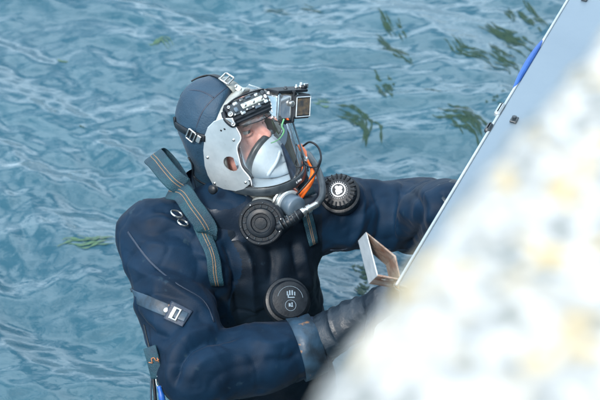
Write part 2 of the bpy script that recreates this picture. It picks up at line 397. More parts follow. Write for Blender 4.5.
# ------------------------------------------------------------------ quay: wall and coping stones
ZQ = 2.6
edge_px = [(592, 20), (544, 78), (488, 150), (436, 208), (383, 266), (339, 328), (303, 392)]
edge = np.array([on_z(a, b, ZQ)[:2] for a, b in edge_px])[::-1]      # from near to far
e_dir = nrm(edge[-1] - edge[0]); e_n = np.array([e_dir[1], -e_dir[0]])    # inland
if e_n[0] < 0: e_n = -e_n
quay = thing('quay_wall', 'pale lichen-covered stone quay wall in the blurred foreground', 'quay wall', (*(edge[3]), 0))
stone_m = bpy.data.materials.new('lichened_stone'); stone_m.use_nodes = True; t = stone_m.node_tree; b = t.nodes['Principled BSDF']; b.inputs['Roughness'].default_value = .85
tc = t.nodes.new('ShaderNodeTexCoord')
def tex(kind, scale, **k):
    n = t.nodes.new(kind); n.inputs['Scale'].default_value = scale
    for a, v in k.items(): n.inputs[a].default_value = v
    t.links.new(tc.outputs['Object'], n.inputs['Vector']); return n
def ramp(src, p0, c0, p1, c1):
    r = t.nodes.new('ShaderNodeValToRGB'); r.color_ramp.elements[0].position = p0; r.color_ramp.elements[1].position = p1
    r.color_ramp.elements[0].color = (*c0, 1); r.color_ramp.elements[1].color = (*c1, 1); t.links.new(src, r.inputs[0]); return r.outputs[0]
def mixc(f, a, b2):
    x = t.nodes.new('ShaderNodeMix'); x.data_type = 'RGBA'; t.links.new(f, x.inputs['Factor'])
    t.links.new(a, x.inputs['A']) if not isinstance(a, tuple) else setattr(x.inputs['A'], 'default_value', (*a, 1))
    t.links.new(b2, x.inputs['B']) if not isinstance(b2, tuple) else setattr(x.inputs['B'], 'default_value', (*b2, 1)); return x.outputs['Result']
base = ramp(tex('ShaderNodeTexNoise', 70, Detail=6).outputs['Fac'], .38, (.18, .192, .188), .60, (.50, .495, .48))
grey = ramp(tex('ShaderNodeTexNoise', 60, Detail=4, Distortion=.6).outputs['Fac'], .53, (0, 0, 0), .62, (1, 1, 1))
c1 = mixc(grey, base, (.10, .12, .115))
yel = ramp(tex('ShaderNodeTexNoise', 46, Detail=4, Distortion=.6).outputs['Fac'], .548, (0, 0, 0), .64, (1, 1, 1))
c2 = mixc(yel, c1, (.42, .31, .135))
t.links.new(c2, b.inputs['Base Color'])
bp = t.nodes.new('ShaderNodeBump'); bp.inputs['Strength'].default_value = .8; bp.inputs['Distance'].default_value = .004
t.links.new(tex('ShaderNodeTexNoise', 90, Detail=6).outputs['Fac'], bp.inputs['Height']); t.links.new(bp.outputs[0], b.inputs['Normal'])
def edge_at(u):                    # water-side edge of the coping, u metres along it
    base = edge[0] + e_dir * u; d = (edge - edge[0]) @ e_dir; off = (edge - edge[0]) @ e_n
    k = np.interp(u, d, off) if d[0] <= u <= d[-1] else (off[0] * math.exp(-max(0, d[0] - u) * 3) + off[-1] * math.exp(-max(0, u - d[-1]) * 3)) * .5
    return base + e_n * k
def coping(u0, u1, seed):
    nu, nv = max(8, int((u1 - u0) / .010)), 80; depth = .75; rg = np.random.default_rng(seed); V, F = [], []
    prof = [(0, -.24), (0, -.02)] + [(x, 0) for x in np.linspace(.016, depth - .016, nv)] + [(depth, -.02), (depth, -.24)]
    us = np.linspace(u0 + .004, u1 - .004, nu)
    for i, u in enumerate(us):
        for j, (v, z) in enumerate(prof):
            p2 = edge_at(u) + e_n * v; endf = min(1, min(i, nu - 1 - i) / 1.0); V.append((p2[0], p2[1], ZQ + z - (.012 if endf == 0 and z > -.1 else 0)))
    V = np.array(V); top = V[:, 2] > ZQ - .1
    nz = vnoise(V * 14) * .004 + vnoise(V * 42) * .003 + vnoise(V * 95) * .0016
    V[:, 2] += np.where(top, nz, 0); q = (vnoise(V * 20 + 5) * .0055 + vnoise(V * 55) * .004); V[:, 0] += e_n[0] * q * .7; V[:, 1] += e_n[1] * q * .7
    m_ = len(prof)
    for i in range(nu - 1):
        for j in range(m_ - 1): F.append((i * m_ + j, i * m_ + j + 1, (i + 1) * m_ + j + 1, (i + 1) * m_ + j))
        F.append((i * m_ + m_ - 1, i * m_, (i + 1) * m_, (i + 1) * m_ + m_ - 1))
    F.append(tuple(range(m_))[::-1]); F.append(tuple((nu - 1) * m_ + k for k in range(m_)))
    return V, F
us_ = [-2.6, -1.5, -.45, 1.35, 2.5, 3.7]
for k in range(len(us_) - 1): mk('coping_stone', coping(us_[k], us_[k + 1], k), stone_m, quay, auto=60)
def quad_wall(u0, u1, v0, z0, z1, d):
    a = edge[0] + e_dir * u0 + e_n * v0; b_ = edge[0] + e_dir * u1 + e_n * v0; c_ = b_ + e_n * d; e_ = a + e_n * d
    return prism([(*a, z0), (*b_, z0), (*c_, z0), (*e_, z0)], np.array([0, 0, z1 - z0]))
nr = 8
for r_ in range(nr):               # courses of ashlar below the coping
    z0 = -.6 + r_ * .365; u = -2.6 - (r_ % 2) * .3
    while u < 3.6:
        L = .62 + .2 * rng.random(); mk('stone_block', quad_wall(u, u + L - .012, .05 + .008 * rng.random(), z0, z0 + .353, .5), M['wall'], quay, smooth=False); u += L
mk('backing', quad_wall(-2.8, 3.8, .10, -1, ZQ - .245, 3.0), M['wall'], quay, smooth=False)
mk('paving', quad_wall(-2.8, 3.8, .76, ZQ - .24, ZQ - .012, 2.4), stone_m, quay, smooth=False)

# ------------------------------------------------------------------ landing stage along the wall
ZP = 1.1
pa, pb = on_z(567, 0, ZP)[:2], on_z(460, 178, ZP)[:2]
p_dir = nrm(pa - pb); p_n = np.array([p_dir[1], -p_dir[0]]); p_n = p_n if p_n[0] > 0 else -p_n
def pt(u, v, z): q = pb + p_dir * u + p_n * v; return np.array([q[0], q[1], z])
D3, N3, Z3 = np.array([*p_dir, 0]), np.array([*p_n, 0]), np.array([0, 0, 1.0])
stage = thing('landing_stage', 'pale blue-grey steel landing stage along the quay above the water', 'landing stage', pt(0, .2, 0))
u0, u1 = (on_z(398, 284, ZP)[:2] - pb) @ p_dir, 2.3
ca, cb = pt(u0, .012, ZP - .05), pt(u1, .012, ZP - .05)
mk('deck_plate', box((ca + cb) / 2 + N3 * .335 + Z3 * .044, D3, N3, Z3, u1 - u0, .685, .012, .2), M['deck'], stage, smooth=False)
mk('edge_rim', tube([pt(u, 0, ZP - .004) for u in np.linspace(u0, u1, 30)], .0036, 12), M['rim'], stage)
mk('side_channel', box((pt(u0, .014, ZP - .075) + pt(u1, .014, ZP - .075)) / 2, D3, N3, Z3, u1 - u0, .016, .13, .2), M['deck'], stage, smooth=False)
for k in range(4): mk('support_beam', box(pt(u0 + .2 + k * .72, .36, ZP - .09), D3, N3, Z3, .07, .66, .09, .1), M['galv'], stage, smooth=False)
for k in range(3): mk('pile', tube([pt(-.1 + k * 1.1, .30, ZP - .04), pt(-.1 + k * 1.1, .30, -.8)], .06, 16), M['rust'], stage)
def fender(px0, py0, px1, py1):
    A, B = on_z(px0, py0, ZP), on_z(px1, py1, ZP); ua, ub = (A[:2] - pb) @ p_dir, (B[:2] - pb) @ p_dir; n_ = 18
    ts = np.linspace(0, 1, n_); return tube([pt(ua + (ub - ua) * q, -.001 - .003 * math.sin(math.pi * q), ZP - .004) for q in ts], [.002 + .0065 * math.sin(math.pi * q) ** .6 for q in ts], 10)
mk('rubbing_strip', fender(513, 88, 543, 38), M['blue'], stage, label='bright blue rubbing strip bulging at the stage edge')
def along(px, py): A = on_z(px, py, ZP); return (A[:2] - pb) @ p_dir, (A[:2] - pb) @ p_n
uu, vv = along(514, 121)
bolt0 = mk('bolt', join(wm(box(pt(uu, vv, ZP + .004), D3, N3, Z3, .024, .016, .005, .2), 0), wm(lathe(pt(uu, vv, ZP + .009), Z3, [(0, .006), (.004, .006), (.005, .004)], 6), 0)), M['dkgrey'], stage, smooth=False)
for du in (-.62, .62, 1.25): again(bolt0, stage, D3 * du)
for (a, b_) in (((489, 127), .034), ((497, 108), .05)):
    uu, vv = along(*a); mk('rim_clip', box(pt(uu, -.004, ZP - .003), D3, N3, Z3, b_, .014, .016, .3), M['dkgrey'] if b_ < .04 else M['rim'], stage, smooth=False)

# ladder hanging under the stage edge
lad_u = along(432, 226)[0]
ladder = thing('boarding_ladder', 'steel boarding ladder hanging from the landing stage, mostly behind the stone', 'ladder', pt(lad_u, -.02, 0))
LA, LB = lad_u + .27, lad_u - .19
for u in (LA, LB):
    mk('stringer', tube(catmull([pt(u, .02, ZP - .10), pt(u, -.02, ZP - .14), pt(u, -.035, ZP - .22), pt(u, -.035, .4), pt(u, -.035, -.7)], 5), .017, 12), M['galv'], ladder)
rung0 = mk('rung', tube([pt(LA, -.035, ZP - .30), pt(LB, -.035, ZP - .30)], .013, 10), M['galv'], ladder)
for k in range(1, 5): again(rung0, ladder, np.array([0, 0, -.28 * k]))

# flat-bar loop at the stage edge
LDZ = .56
lp = [P(366, 232, LDZ), P(396, 256, LDZ), P(401, 280, LDZ), P(377, 276, LDZ)]
axis = CV(-.014, -.020, -.062); loopT = thing('grab_loop', 'worn flat steel loop standing off the stage edge beside the diver', 'steel loop', lp[2])
def bar(a, b, inn, th=.004):
    q = [a, b, b + inn[1] * th, a + inn[0] * th]; return prism(q, axis)
cen = sum(lp) / 4
ins = [nrm(cen - p) for p in lp]
for k, (nm, mt, lb) in enumerate((('flat_bar', M['rust'], 'upper flat bar, rusty inside'), ('flat_bar', M['rust'], None), ('flat_bar', M['rust'], 'lower flat bar, brown with rust'), ('flat_bar', M['galv'], 'left flat bar, scuffed bare metal'))):
    a, b_ = lp[k], lp[(k + 1) % 4]; mk(nm, bar(a, b_, (ins[k], ins[(k + 1) % 4])), mt, loopT, smooth=False, label=lb)
q1 = lp[2] + axis * .5; q2 = pt(along(404, 275)[0] , .0, ZP - .03)
mk('stub', tube([q1, q2], .009, 10), M['rust'], loopT)

# ------------------------------------------------------------------ diver
base = P(250, 330, -.35); base = np.array([base[0], base[1], 0.0])
diver = thing('person', 'diver in a navy drysuit and blue hood holding the ladder below the quay', 'person', base)
# --- suit
down = np.array([0, 0, -1.0])
shR, elR, wrR = P(153, 238, .03), P(197, 370, .20), P(322, 341, .10)
shL, elL, haL = P(334, 214, -.10), P(420, 216, -.20), pt(LA, -.035, ZP - .16)
c1, c2, c0 = P(208, 262, -.02), P(266, 262, -.06), P(238, 250, -.03)
hipc = c0 + down * .52 + np.array([.03, .04, 0]); h1 = hipc - RT * .085; h2 = hipc + RT * .085
kn1, kn2 = h1 + np.array([.02, .12, -.42]), h2 + np.array([.1, .18, -.40]); 
neck = hd(-.035, 0, -.16)
def suit_f(X):
    f = cone(X, c1, .135, h1, .135); f = smin(f, cone(X, c2, .128, h2, .13), .05)
    f = smin(f, cone(X, shR, .086, P(215, 222, 0), .085), .06)
    f = smin(f, cone(X, shL, .080, P(268, 222, -.03), .08), .06)
    a = smin(cone(X, shR, .088, P(175, 305, .11), .089), cone(X, P(175, 305, .11), .087, elR, .084), .03)
    a = smin(a, smin(cone(X, elR, .086, P(262, 358, .15), .082), cone(X, P(262, 358, .15), .080, P(312, 345, .11), .062), .02), .035)
    f = smin(f, a, .030)
    b_ = smin(cone(X, shL, .088, elL, .090), cone(X, elL, .090, elL + (haL - elL) * .97, .068), .035)
    f = smin(f, b_, .035)
    f = smin(f, cone(X, P(236, 215, .0), .085, neck, .068), .05)
    f = smin(f, cone(X, h1, .12, kn1, .09), .04); f = smin(f, cone(X, h2, .12, kn2, .09), .04)
    return f
key = [shR, elR, wrR, shL, elL, elL + (haL - elL) * .75, h1, h2, kn1, kn2, neck, c1, c2]
SV, SF, SN = build(suit_f, key, .16, .0052, sm=2)
# folds of the cloth
FOLDS = [ # path in reference pixels, height m, half width px
 ([(121, 262), (150, 276), (180, 292), (205, 312), (222, 335)], .011, 6), ([(150, 262), (185, 272), (215, 292), (232, 318)], -.009, 6),
 ([(130, 238), (160, 246), (195, 252), (228, 272)], .009, 8), ([(138, 222), (160, 218), (182, 228), (198, 240)], .008, 5), ([(150, 209), (170, 212), (190, 226)], -.007, 4),
 ([(176, 392), (177, 372), (186, 353), (200, 342), (222, 336), (248, 332)], -.019, 5), ([(168, 390), (168, 366), (178, 344), (198, 331), (226, 326)], .008, 6),
 ([(190, 385), (196, 368), (212, 356), (240, 350)], .005, 6), ([(206, 398), (214, 380), (236, 368), (268, 362)], -.004, 6),
 ([(250, 340), (272, 345), (292, 340)], .006, 5), ([(262, 358), (284, 360), (300, 352)], -.006, 4),
 ([(128, 312), (150, 330), (172, 340)], -.008, 5), ([(134, 328), (156, 346), (170, 352)], .006, 5),
 ([(222, 238), (232, 262), (236, 290), (240, 322)], -.014, 5), ([(236, 236), (248, 262), (252, 292), (256, 325)], .012, 6), ([(268, 245), (272, 262), (270, 285)], -.010, 5),
 ([(206, 246), (214, 268), (226, 292)], .008, 5), ([(300, 240), (306, 268), (312, 300)], .010, 5), ([(292, 238), (296, 258), (300, 280)], -.010, 5),
 ([(352, 180), (362, 200), (360, 228), (346, 250)], .010, 6), ([(368, 182), (380, 206), (378, 236), (362, 254)], -.011, 5),
 ([(392, 178), (404, 200), (402, 226), (390, 250)], .013, 6), ([(412, 190), (420, 206), (416, 232), (404, 252)], -.015, 4), ([(424, 188), (434, 206), (430, 226)], .010, 5),
 ([(336, 176), (360, 180), (385, 180)], .007, 3), ([(345, 172), (372, 175), (392, 180)], -.006, 3), ([(325, 240), (352, 244), (380, 246), (404, 248)], .006, 4), ([(440, 190), (448, 206), (446, 224)], -.010, 4)]
def folds(Vv, Nn, FO):
    px = to_px(Vv); facing = np.clip((Nn @ -FW) * 2.2 + .25, 0, 1); d = np.zeros(len(Vv))
    near = (Vv[:, 2] > .2)
    for path, amp, wd in FO:
        pp = catmull(np.array(path, float), 8); best = np.full(len(Vv), 1e9); tt = np.zeros(len(Vv))
        sel = near & (px[:, 0] > pp[:, 0].min() - 4 * wd) & (px[:, 0] < pp[:, 0].max() + 4 * wd) & (px[:, 1] > pp[:, 1].min() - 4 * wd) & (px[:, 1] < pp[:, 1].max() + 4 * wd)
        idx = np.nonzero(sel)[0]; q = px[idx]; bd = np.full(len(idx), 1e9); bt = np.zeros(len(idx))
        for i in range(len(pp) - 1):
            ab = pp[i + 1] - pp[i]; u = np.clip(((q - pp[i]) @ ab) / (ab @ ab + 1e-9), 0, 1); dd = np.linalg.norm(q - pp[i] - u[:, None] * ab, axis=1)
            mm = dd < bd; bd[mm] = dd[mm]; bt[mm] = (i + u[mm]) / (len(pp) - 1)
        tp = np.clip(np.minimum(bt, 1 - bt) * 5, 0, 1); tp = .15 + .85 * tp * tp * (3 - 2 * tp)
        d[idx] += amp * 1.25 * (.6 * np.exp(-np.sqrt(bd ** 2 + .5) / (wd * .75)) + .4 * np.exp(-(bd / wd) ** 2)) * tp * facing[idx]
    return d
px = to_px(SV)
dsp = folds(SV, SN, FOLDS)
warp = SV + .03 * np.stack([vnoise(SV * 7), vnoise(SV * 7 + 9), vnoise(SV * 7 + 19)], 1)
rid = 1 - np.abs(vnoise(warp * np.array([13, 11, 8])))
dsp += .005 * (rid ** 3 - .35) + .003 * vnoise(warp * 30) + .006 * vnoise(SV * 5)
for fr, am, sh in ((np.array([9., 7., 12.]), .0060, 3.), (np.array([14., 19., 12.]), .0036, 11.), (np.array([30., 22., 26.]), .0028, 21.)):
    nn_c = vnoise(warp * fr + sh); mk_c = np.clip(vnoise(SV * 4.5 + sh) * 1.6 + .45, 0, 1); dsp += -am * np.exp(-np.abs(nn_c) / .085) * mk_c + am * .35 * np.exp(-np.abs(nn_c - .3) / .12) * mk_c
SV2 = SV + SN * dsp[:, None]
SV2 = vsmooth(SV2, SF, 1, .15)
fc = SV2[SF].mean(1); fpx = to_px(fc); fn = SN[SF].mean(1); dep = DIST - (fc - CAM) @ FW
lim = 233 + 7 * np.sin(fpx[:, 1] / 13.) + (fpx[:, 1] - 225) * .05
front = (fpx[:, 0] > lim) & (fpx[:, 0] < 322) & (fpx[:, 1] > 214) & (dep < .20) & (fpx[:, 1] < 420) & (dep > -.30) & ~((fpx[:, 1] > 322) & (dep > .04))  # chest front faces that take the darker tone
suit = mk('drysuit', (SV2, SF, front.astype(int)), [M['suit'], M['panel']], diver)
SB = BVHTree.FromPolygons([tuple(v) for v in SV2], SF.tolist())
def on(bvh, px, py, off=0.0, near=None):
    o = Vector(CAM); d = Vector(nrm(ray(px, py))); h = bvh.ray_cast(o, d)
    if h[0] is None:
        g = Vector(near if near is not None else H0); tt = (g - o).dot(d); h = bvh.find_nearest(o + d * tt)
    n_ = np.array(h[1]); n_ = n_ if n_ @ FW < .35 else -n_
    return np.array(h[0]) + n_ * off, n_
def path_on(bvh, pts, off=0.0, n=5, smooth=3, near=None):
    q = catmull(np.array(pts, float), n); r_ = [on(bvh, a, b, off, near) for a, b in q]; p = np.array([x[0] for x in r_]); N = np.array([x[1] for x in r_])
    for _ in range(smooth):
        N[1:-1] = (N[:-2] + N[1:-1] + N[2:]); N /= np.linalg.norm(N, axis=1)[:, None]; p[1:-1] = .25 * p[:-2] + .5 * p[1:-1] + .25 * p[2:]
    return p, N

# --- head and neck of the body (skin, seen through the visor)
A3 = np.array([hF, hS, hU])
def hb(F, Sd, U): return hd(F + .011, Sd * 1.04, U - .002)
def body_f(X):
    f = ell(X, hb(-.015, 0, .012), A3, (.092, .076, .090))
    f = smin(f, ell(X, hb(.035, 0, -.055), A3, (.062, .064, .066)), .03)
    f = smin(f, ell(X, hb(.046, 0, .028), A3, (.040, .056, .038)), .02)
    f = smin(f, ell(X, hb(.052, .030, -.030), A3, (.030, .026, .026)), .02); f = smin(f, ell(X, hb(.052, -.030, -.030), A3, (.030, .026, .026)), .02)
    f = smin(f, cone(X, hb(.078, .034, .014), .009, hb(.090, .012, .012), .010), .010); f = smin(f, cone(X, hb(.078, -.034, .014), .009, hb(.090, -.012, .012), .010), .010)
    f = smax(f, -ell(X, hb(.094, .031, -.003), A3, (.018, .019, .012)), .012); f = smax(f, -ell(X, hb(.094, -.031, -.003), A3, (.018, .019, .012)), .012)
    f = smin(f, cone(X, hb(.083, 0, .008), .008, hb(.108, 0, -.030), .011), .012)
    f = smin(f, cone(X, hb(.096, .010, -.036), .007, hb(.096, -.010, -.036), .007), .008)
    f = smin(f, cone(X, hb(.088, .016, -.060), .007, hb(.088, -.016, -.060), .007), .012); f = smin(f, cone(X, hb(.084, .014, -.070), .007, hb(.084, -.014, -.070), .007), .012)
    f = smin(f, ell(X, hb(.070, 0, -.098), A3, (.022, .024, .018)), .02)
    for sg in (1, -1):             # eyelids
        f = smin(f, ell(X, hb(.080, sg * .031, .0065), A3, (.012, .015, .0058)), .004)
        f = smin(f, ell(X, hb(.078, sg * .031, -.0105), A3, (.011, .014, .0045)), .004)
    f = smin(f, cone(X, hb(-.01, 0, -.07), .058, hd(-.05, 0, -.19), .060), .03)
    f = smin(f, cone(X, hd(-.05, 0, -.19), .060, P(236, 225, -.02), .07), .03)
    f = smin(f, cone(X, P(200, 240, .0), .05, P(290, 225, -.06), .05), .05)
    return f
BV, BF, BN = build(body_f, [hb(.1, .06, .1), hb(-.1, -.06, .1), hb(0, 0, -.2), P(195, 240, 0), P(292, 225, -.06), P(236, 235, -.02)], .055, .0028, sm=1)
body = mk('body', (BV, BF), M['skin'], diver)
for sg in (1, -1):
    c = hb(.0745, sg * .031, -.003); gz = nrm(hF * .9 - hU * .15 + hS * .1)
    mk('eye', join(wm(lathe(c, gz, [(.011 * math.sin(a), .011 * math.cos(a)) for a in np.linspace(-1.5, 1.5, 12)], 16), 0), wm(lathe(c + gz * .0085, gz, [(0, .0055), (.002, .005), (.0028, .001)], 12), 1)), [M['eye'], M['iris']], body)
    pts = catmull([hb(.086, sg * .013, .014), hb(.089, sg * .028, .019), hb(.080, sg * .044, .016)], 5)
    mk('eyebrow', tube(pts, [.003] * 3 + [.0042] * (len(pts) - 5) + [.002] * 2, 8), M['brow'], body)

# --- hood with seams
def hood_f(X):
    f = ell(X, hd(-.008, 0, .006), A3, (.108, .092, .117))
    f = smin(f, ell(X, hd(.0, 0, -.05), A3, (.075, .085, .09)), .04)
    f = smin(f, cone(X, hd(-.03, 0, -.08), .078, hd(-.055, .0, -.17), .080), .03)
    f = smax(f, ((X - hd(.034, 0, 0).astype(np.float32)) @ nrm(hF - .25 * hU).astype(np.float32)), .008)
    return f
HV, HF_, HN = build(hood_f, [hd(.1, .09, .12), hd(-.11, -.09, .12), hd(0, .09, -.2), hd(-.1, -.09, -.26)], .03, .0045, sm=1)
HV = HV + HN * (.0012 * vnoise(HV * 22) + .001 * vnoise(HV * 55))[:, None]
hood = mk('hood', (HV, HF_), M['hood'], diver)
HB = BVHTree.FromPolygons([tuple(v) for v in HV], HF_.tolist())
def hpath(pts, off=0., n=5): return path_on(HB, pts, off, n)
for s_ in ([(179, 96), (183, 91), (195, 90), (205, 92.5), (214, 98)], [(229, 85.6), (222, 91), (214, 98), (204, 109), (198, 122), (193, 145), (192, 170), (196, 188)]):
    p, N = hpath(s_, .0003); mk('seam', ribbon(p, N, .0034, .0008), M['seam'], hood)
# neck roll and bib of the hood
def bib_f(X):
    f = cone(X, P(192, 190, -.02), .044, P(222, 208, .060), .054); f = smin(f, cone(X, P(222, 208, .060), .054, P(262, 226, .055), .046), .03); f = smin(f, cone(X, P(206, 180, .02), .040, P(222, 200, .055), .045), .03)
    f = smin(f, cone(X, P(268, 224, .05), .036, P(306, 205, -.02), .034), .03)
    f = smin(f, cone(X, P(216, 224, .05), .030, P(236, 246, .075), .024), .03)
    return f
QV, QF, QN = build(bib_f, [P(190, 190, 0), P(310, 250, 0), P(250, 220, .1), P(250, 220, -.1)], .03, .005)
QV = QV + QN * (.006 * (1 - np.abs(vnoise(QV * np.array([12, 16, 16])))) ** 2 + .001 * vnoise(QV * 40))[:, None]
bib = mk('neck_bib', (QV, QF), M['bib'], diver)

# --- gloves
def finger_set(wr, grip, axis_dir, toward, side=1):
    """hand closed round a bar: wr wrist point, grip centre on the bar, axis_dir along the bar"""
    ax = nrm(axis_dir); fw = nrm(grip - wr); fw = nrm(fw - ax * (fw @ ax)); nn = np.cross(ax, fw) * side; chains = []
    palm0, palm1 = wr, grip - fw * .030 + nn * .022
    for i in range(4):
        o = ax * (.033 - .022 * i); L = (.9, 1.0, .95, .8)[i]
        k0 = palm1 + o; k1 = grip + o + nn * .030 + fw * .012 * L; k2 = grip + o + fw * .034 * L + nn * .004; k3 = grip + o + fw * .018 - nn * .024
        chains.append(([palm0 + o * .5, k0, k1, k2, k3], [.020, .0165, .0125, .0115, .010]))
    th = [palm0 + ax * .02, grip + ax * .045 - fw * .030 - nn * .006, grip + ax * .050 - nn * .026, grip + ax * .030 - nn * .036 + fw * .012]
    chains.append((th, [.020, .0155, .0125, .011])); return chains
def glove(wrA, wr, grip, axd, side, creases):
    ch = finger_set(wr, grip, axd, None, side)
    def f_(X):
        f = cone(X, wrA, .056, wrA + (wr - wrA) * .45, .046); f = smin(f, cone(X, wrA + (wr - wrA) * .45, .046, wr, .036), .012)
        f = smin(f, cone(X, wr, .034, (wr + grip) / 2, .034), .02)
        for pts, rad in ch:
            g = None
            for i in range(len(pts) - 1):
                c_ = cone(X, pts[i], rad[i], pts[i + 1], rad[i + 1]); g = c_ if g is None else smin(g, c_, .003)
            f = smin(f, g, .006)
        return f
    Vv, Ff, Nn = build(f_, [wrA, wr, grip] + [p for c_ in ch for p in c_[0]], .07, .0036)
    ax = nrm(wr - wrA); tt = (Vv - wrA) @ ax; L = np.linalg.norm(wr - wrA); w_ = np.clip(1 - np.abs(tt / L - .5) * 1.3, 0, 1)
    Vv = Vv + Nn * (w_ * (.0040 * (1 - np.abs(vnoise(np.stack([tt * 42, (Vv @ FW) * 9 + 3, (Vv @ UP) * 16], 1) + .8 * vnoise(Vv * 9)[:, None]))) ** 3 * 1.8 + .003 * vnoise(Vv * 26)) + .0012 * vnoise(Vv * 50))[:, None]
    return Vv, Ff
gR = pt(LB, -.035, ZP - .30) ; wR2 = P(384, 302, .22)
glR = mk('glove', glove(P(316, 342, .115), wR2, gR, np.array([0, 0, 1.0]), 1, 1), M['glove'], diver, label='black rubber glove on the arm nearest the viewer')
wL1 = elL + (haL - elL) * .88; wL2 = elL + (haL - elL) * .93 - np.array([0, 0, .0])
glL = mk('glove', glove(wL1, haL - nrm(haL - elL) * .075, haL, np.array([0, 0, 1.0]), -1, 1), M['glove'], diver)
# wrist cuff: tape wrapped round the end of the sleeve
ca_, cb_ = P(296, 350, .12), P(322, 341, .11); cax = nrm(cb_ - ca_)
def cuff(c, ax, r0, r1, L, seed):
    def rad(A, h): return 1 + .035 * math.sin(3 * A + seed) + .02 * math.sin(7 * A + 2 * seed + h * 90)
    return lathe(c, ax, [(-.001, r0 * .93), (0, r0), (L * .45, (r0 + r1) / 2 * 1.01), (L * .5, (r0 + r1) / 2 * .985), (L, r1), (L + .001, r1 * .92)], 40, radial=rad)
mk('wrist_cuff', cuff(ca_, cax, .0800, .0735, .055, 1.2), M['tape'], suit, label='scuffed blue tape wound round the sleeve end')
mk('wrist_cuff', cuff(ca_ + cax * .054, cax, .070, .064, .014, 2.2), M['seam'], suit, label='dark rubber ring past the tape')

# --- arm pocket strap
p, N = path_on(SB, [(119, 294), (130, 295), (138, 298), (152, 304), (166, 310), (178, 315)], .001, near=shR)
strap = mk('arm_strap', ribbon(p, N, .030, .003), M['tape'], suit)
p2, N2 = path_on(SB, [(168, 310), (178, 315), (188, 320)], .003, near=shR); mk('patch', ribbon(p2, N2, .046, .0035), M['seam'], suit)
p3, N3_ = path_on(SB, [(172, 312), (180, 316), (187, 319)], .006, near=shR); mk('strap_end', ribbon(p3, N3_, .024, .003), M['tape'], suit)
c, n_ = on(SB, 166.5, 310.5, .004); mk('press_stud', lathe(c, n_, [(0, .0070), (.002, .0068), (.0034, .004), (.0034, .0005)], 16), M['bright'], suit)
c, n_ = on(SB, 176, 315, .010); tdir = nrm(P(187, 320) - P(168, 310)); tdir = nrm(tdir - n_ * (tdir @ n_)); sdr = np.cross(n_, tdir)
bk = [box(c + tdir * d, sdr, tdir, n_, .030, w__, .004, .3) for d, w__ in ((-.006, .010), (.008, .005))] + [box(c + sdr * d, tdir, sdr, n_, .022, .004, .004, .3) for d in (-.0135, .0135)]
mk('buckle', join(*bk), M['bright'], suit, smooth=False)
# --- suit seam along shoulder
for s_ in ([(128, 232), (150, 262), (178, 285), (204, 300), (214, 322)], [(330, 250), (356, 250), (384, 249), (408, 250)]):
    p, N = path_on(SB, s_, .0004, near=c0); mk('seam', ribbon(p, N, .005, .0012), M['seam'], suit)

# --- valves on the suit
def valve(name, px_, py_, r0, axis, dz, ribs, label, logo, seatm):
    c, _n = P(px_, py_, dz), None; ax = nrm(axis); a, b_, n_ = frame(ax, UP)
    parts = [wm(lathe(c - ax * .05, ax, [(0, r0 * 1.05), (.036, r0 * 1.12), (.040, r0 * 1.10), (.043, r0 * .96)], 48), 0),
             wm(lathe(c - ax * .006, ax, [(0, r0 * .97), (.012, r0 * .95), (.018, r0 * .86), (.020, r0 * .60), (.021, r0 * .40)], 48), 0)]
    for k in range(ribs):
        A = 2 * math.pi * k / ribs; d = a * math.cos(A) + b_ * math.sin(A); tg = np.cross(ax, d)
        parts.append(wm(box(c + d * r0 * .80 + ax * .010, tg, d, ax, r0 * .085, r0 * .30, .014, .3), 0))
    lc = c + ax * .0155 + (b_ * -r0 * .0)
    if logo == 'disc':
        parts.append(wm(lathe(lc, ax, [(0, r0 * .40), (.0016, r0 * .40), (.002, r0 * .36)], 32), 1))
        parts.append(wm(lathe(lc + ax * .0021, ax, [(0, r0 * .33), (.0004, r0 * .33)], 32), 2))
        for (x, y, rr_) in ((-.09, .13, .10), (.10, .11, .12), (-.03, -.07, .13), (.13, -.09, .09), (-.04, -.20, .08), (.05, -.19, .06)):
            parts.append(wm(lathe(lc + ax * .0025 + a * x * r0 + b_ * y * r0, ax, [(0, rr_ * r0), (.0005, rr_ * r0)], 14), 1))
        for k in range(26):
            A = 2 * math.pi * k / 26; d = a * math.cos(A) + b_ * math.sin(A); parts.append(wm(box(c + ax * .0151 + d * r0 * .47, d, np.cross(ax, d), ax, r0 * .05, r0 * .025, .001, .2), 1))
    else:
        ring = [lc + b_ * -r0 * .30 + (a * math.cos(q) + b_ * math.sin(q)) * r0 * .26 for q in np.linspace(0, 2 * math.pi, 24, endpoint=False)]
        parts.append(wm(tube(ring, .0006, 5, closed=True), 1)); ring = [lc + (a * math.cos(q) + b_ * math.sin(q)) * r0 * .62 for q in np.linspace(.1, 2.9, 20)]
        parts.append(wm(tube(ring, .0005, 5), 1))
        for (x, y, w1, h1) in ((-.02, .30, .07, .24), (.10, .30, .07, .24), (-.14, .28, .06, .2), (.22, .26, .06, .18), (.04, .08, .34, .05), (-.10, .16, .06, .12), (-.05, -.28, .10, .16), (.06, -.34, .10, .07), (.07, -.22, .06, .12)):
            parts.append(wm(box(lc + ax * .001 + a * x * r0 + b_ * y * r0, a, b_, ax, w1 * r0, h1 * r0, .0006, .2), 1))
    return mk(name, join(*parts), [M['black'], M['white'] if ribs else M['faint'], M['black']], suit, auto=30, label=label)
valve('shoulder_valve', 339, 192, .046, CV(-.12, .30, .93), .015, 22, 'ribbed black dump valve with a round white emblem', 'disc', None)
valve('inflation_valve', 289, 300, .050, CV(.22, .20, .95), .105, 0, 'smooth black inflation valve with faint white marks', 'arc', None)

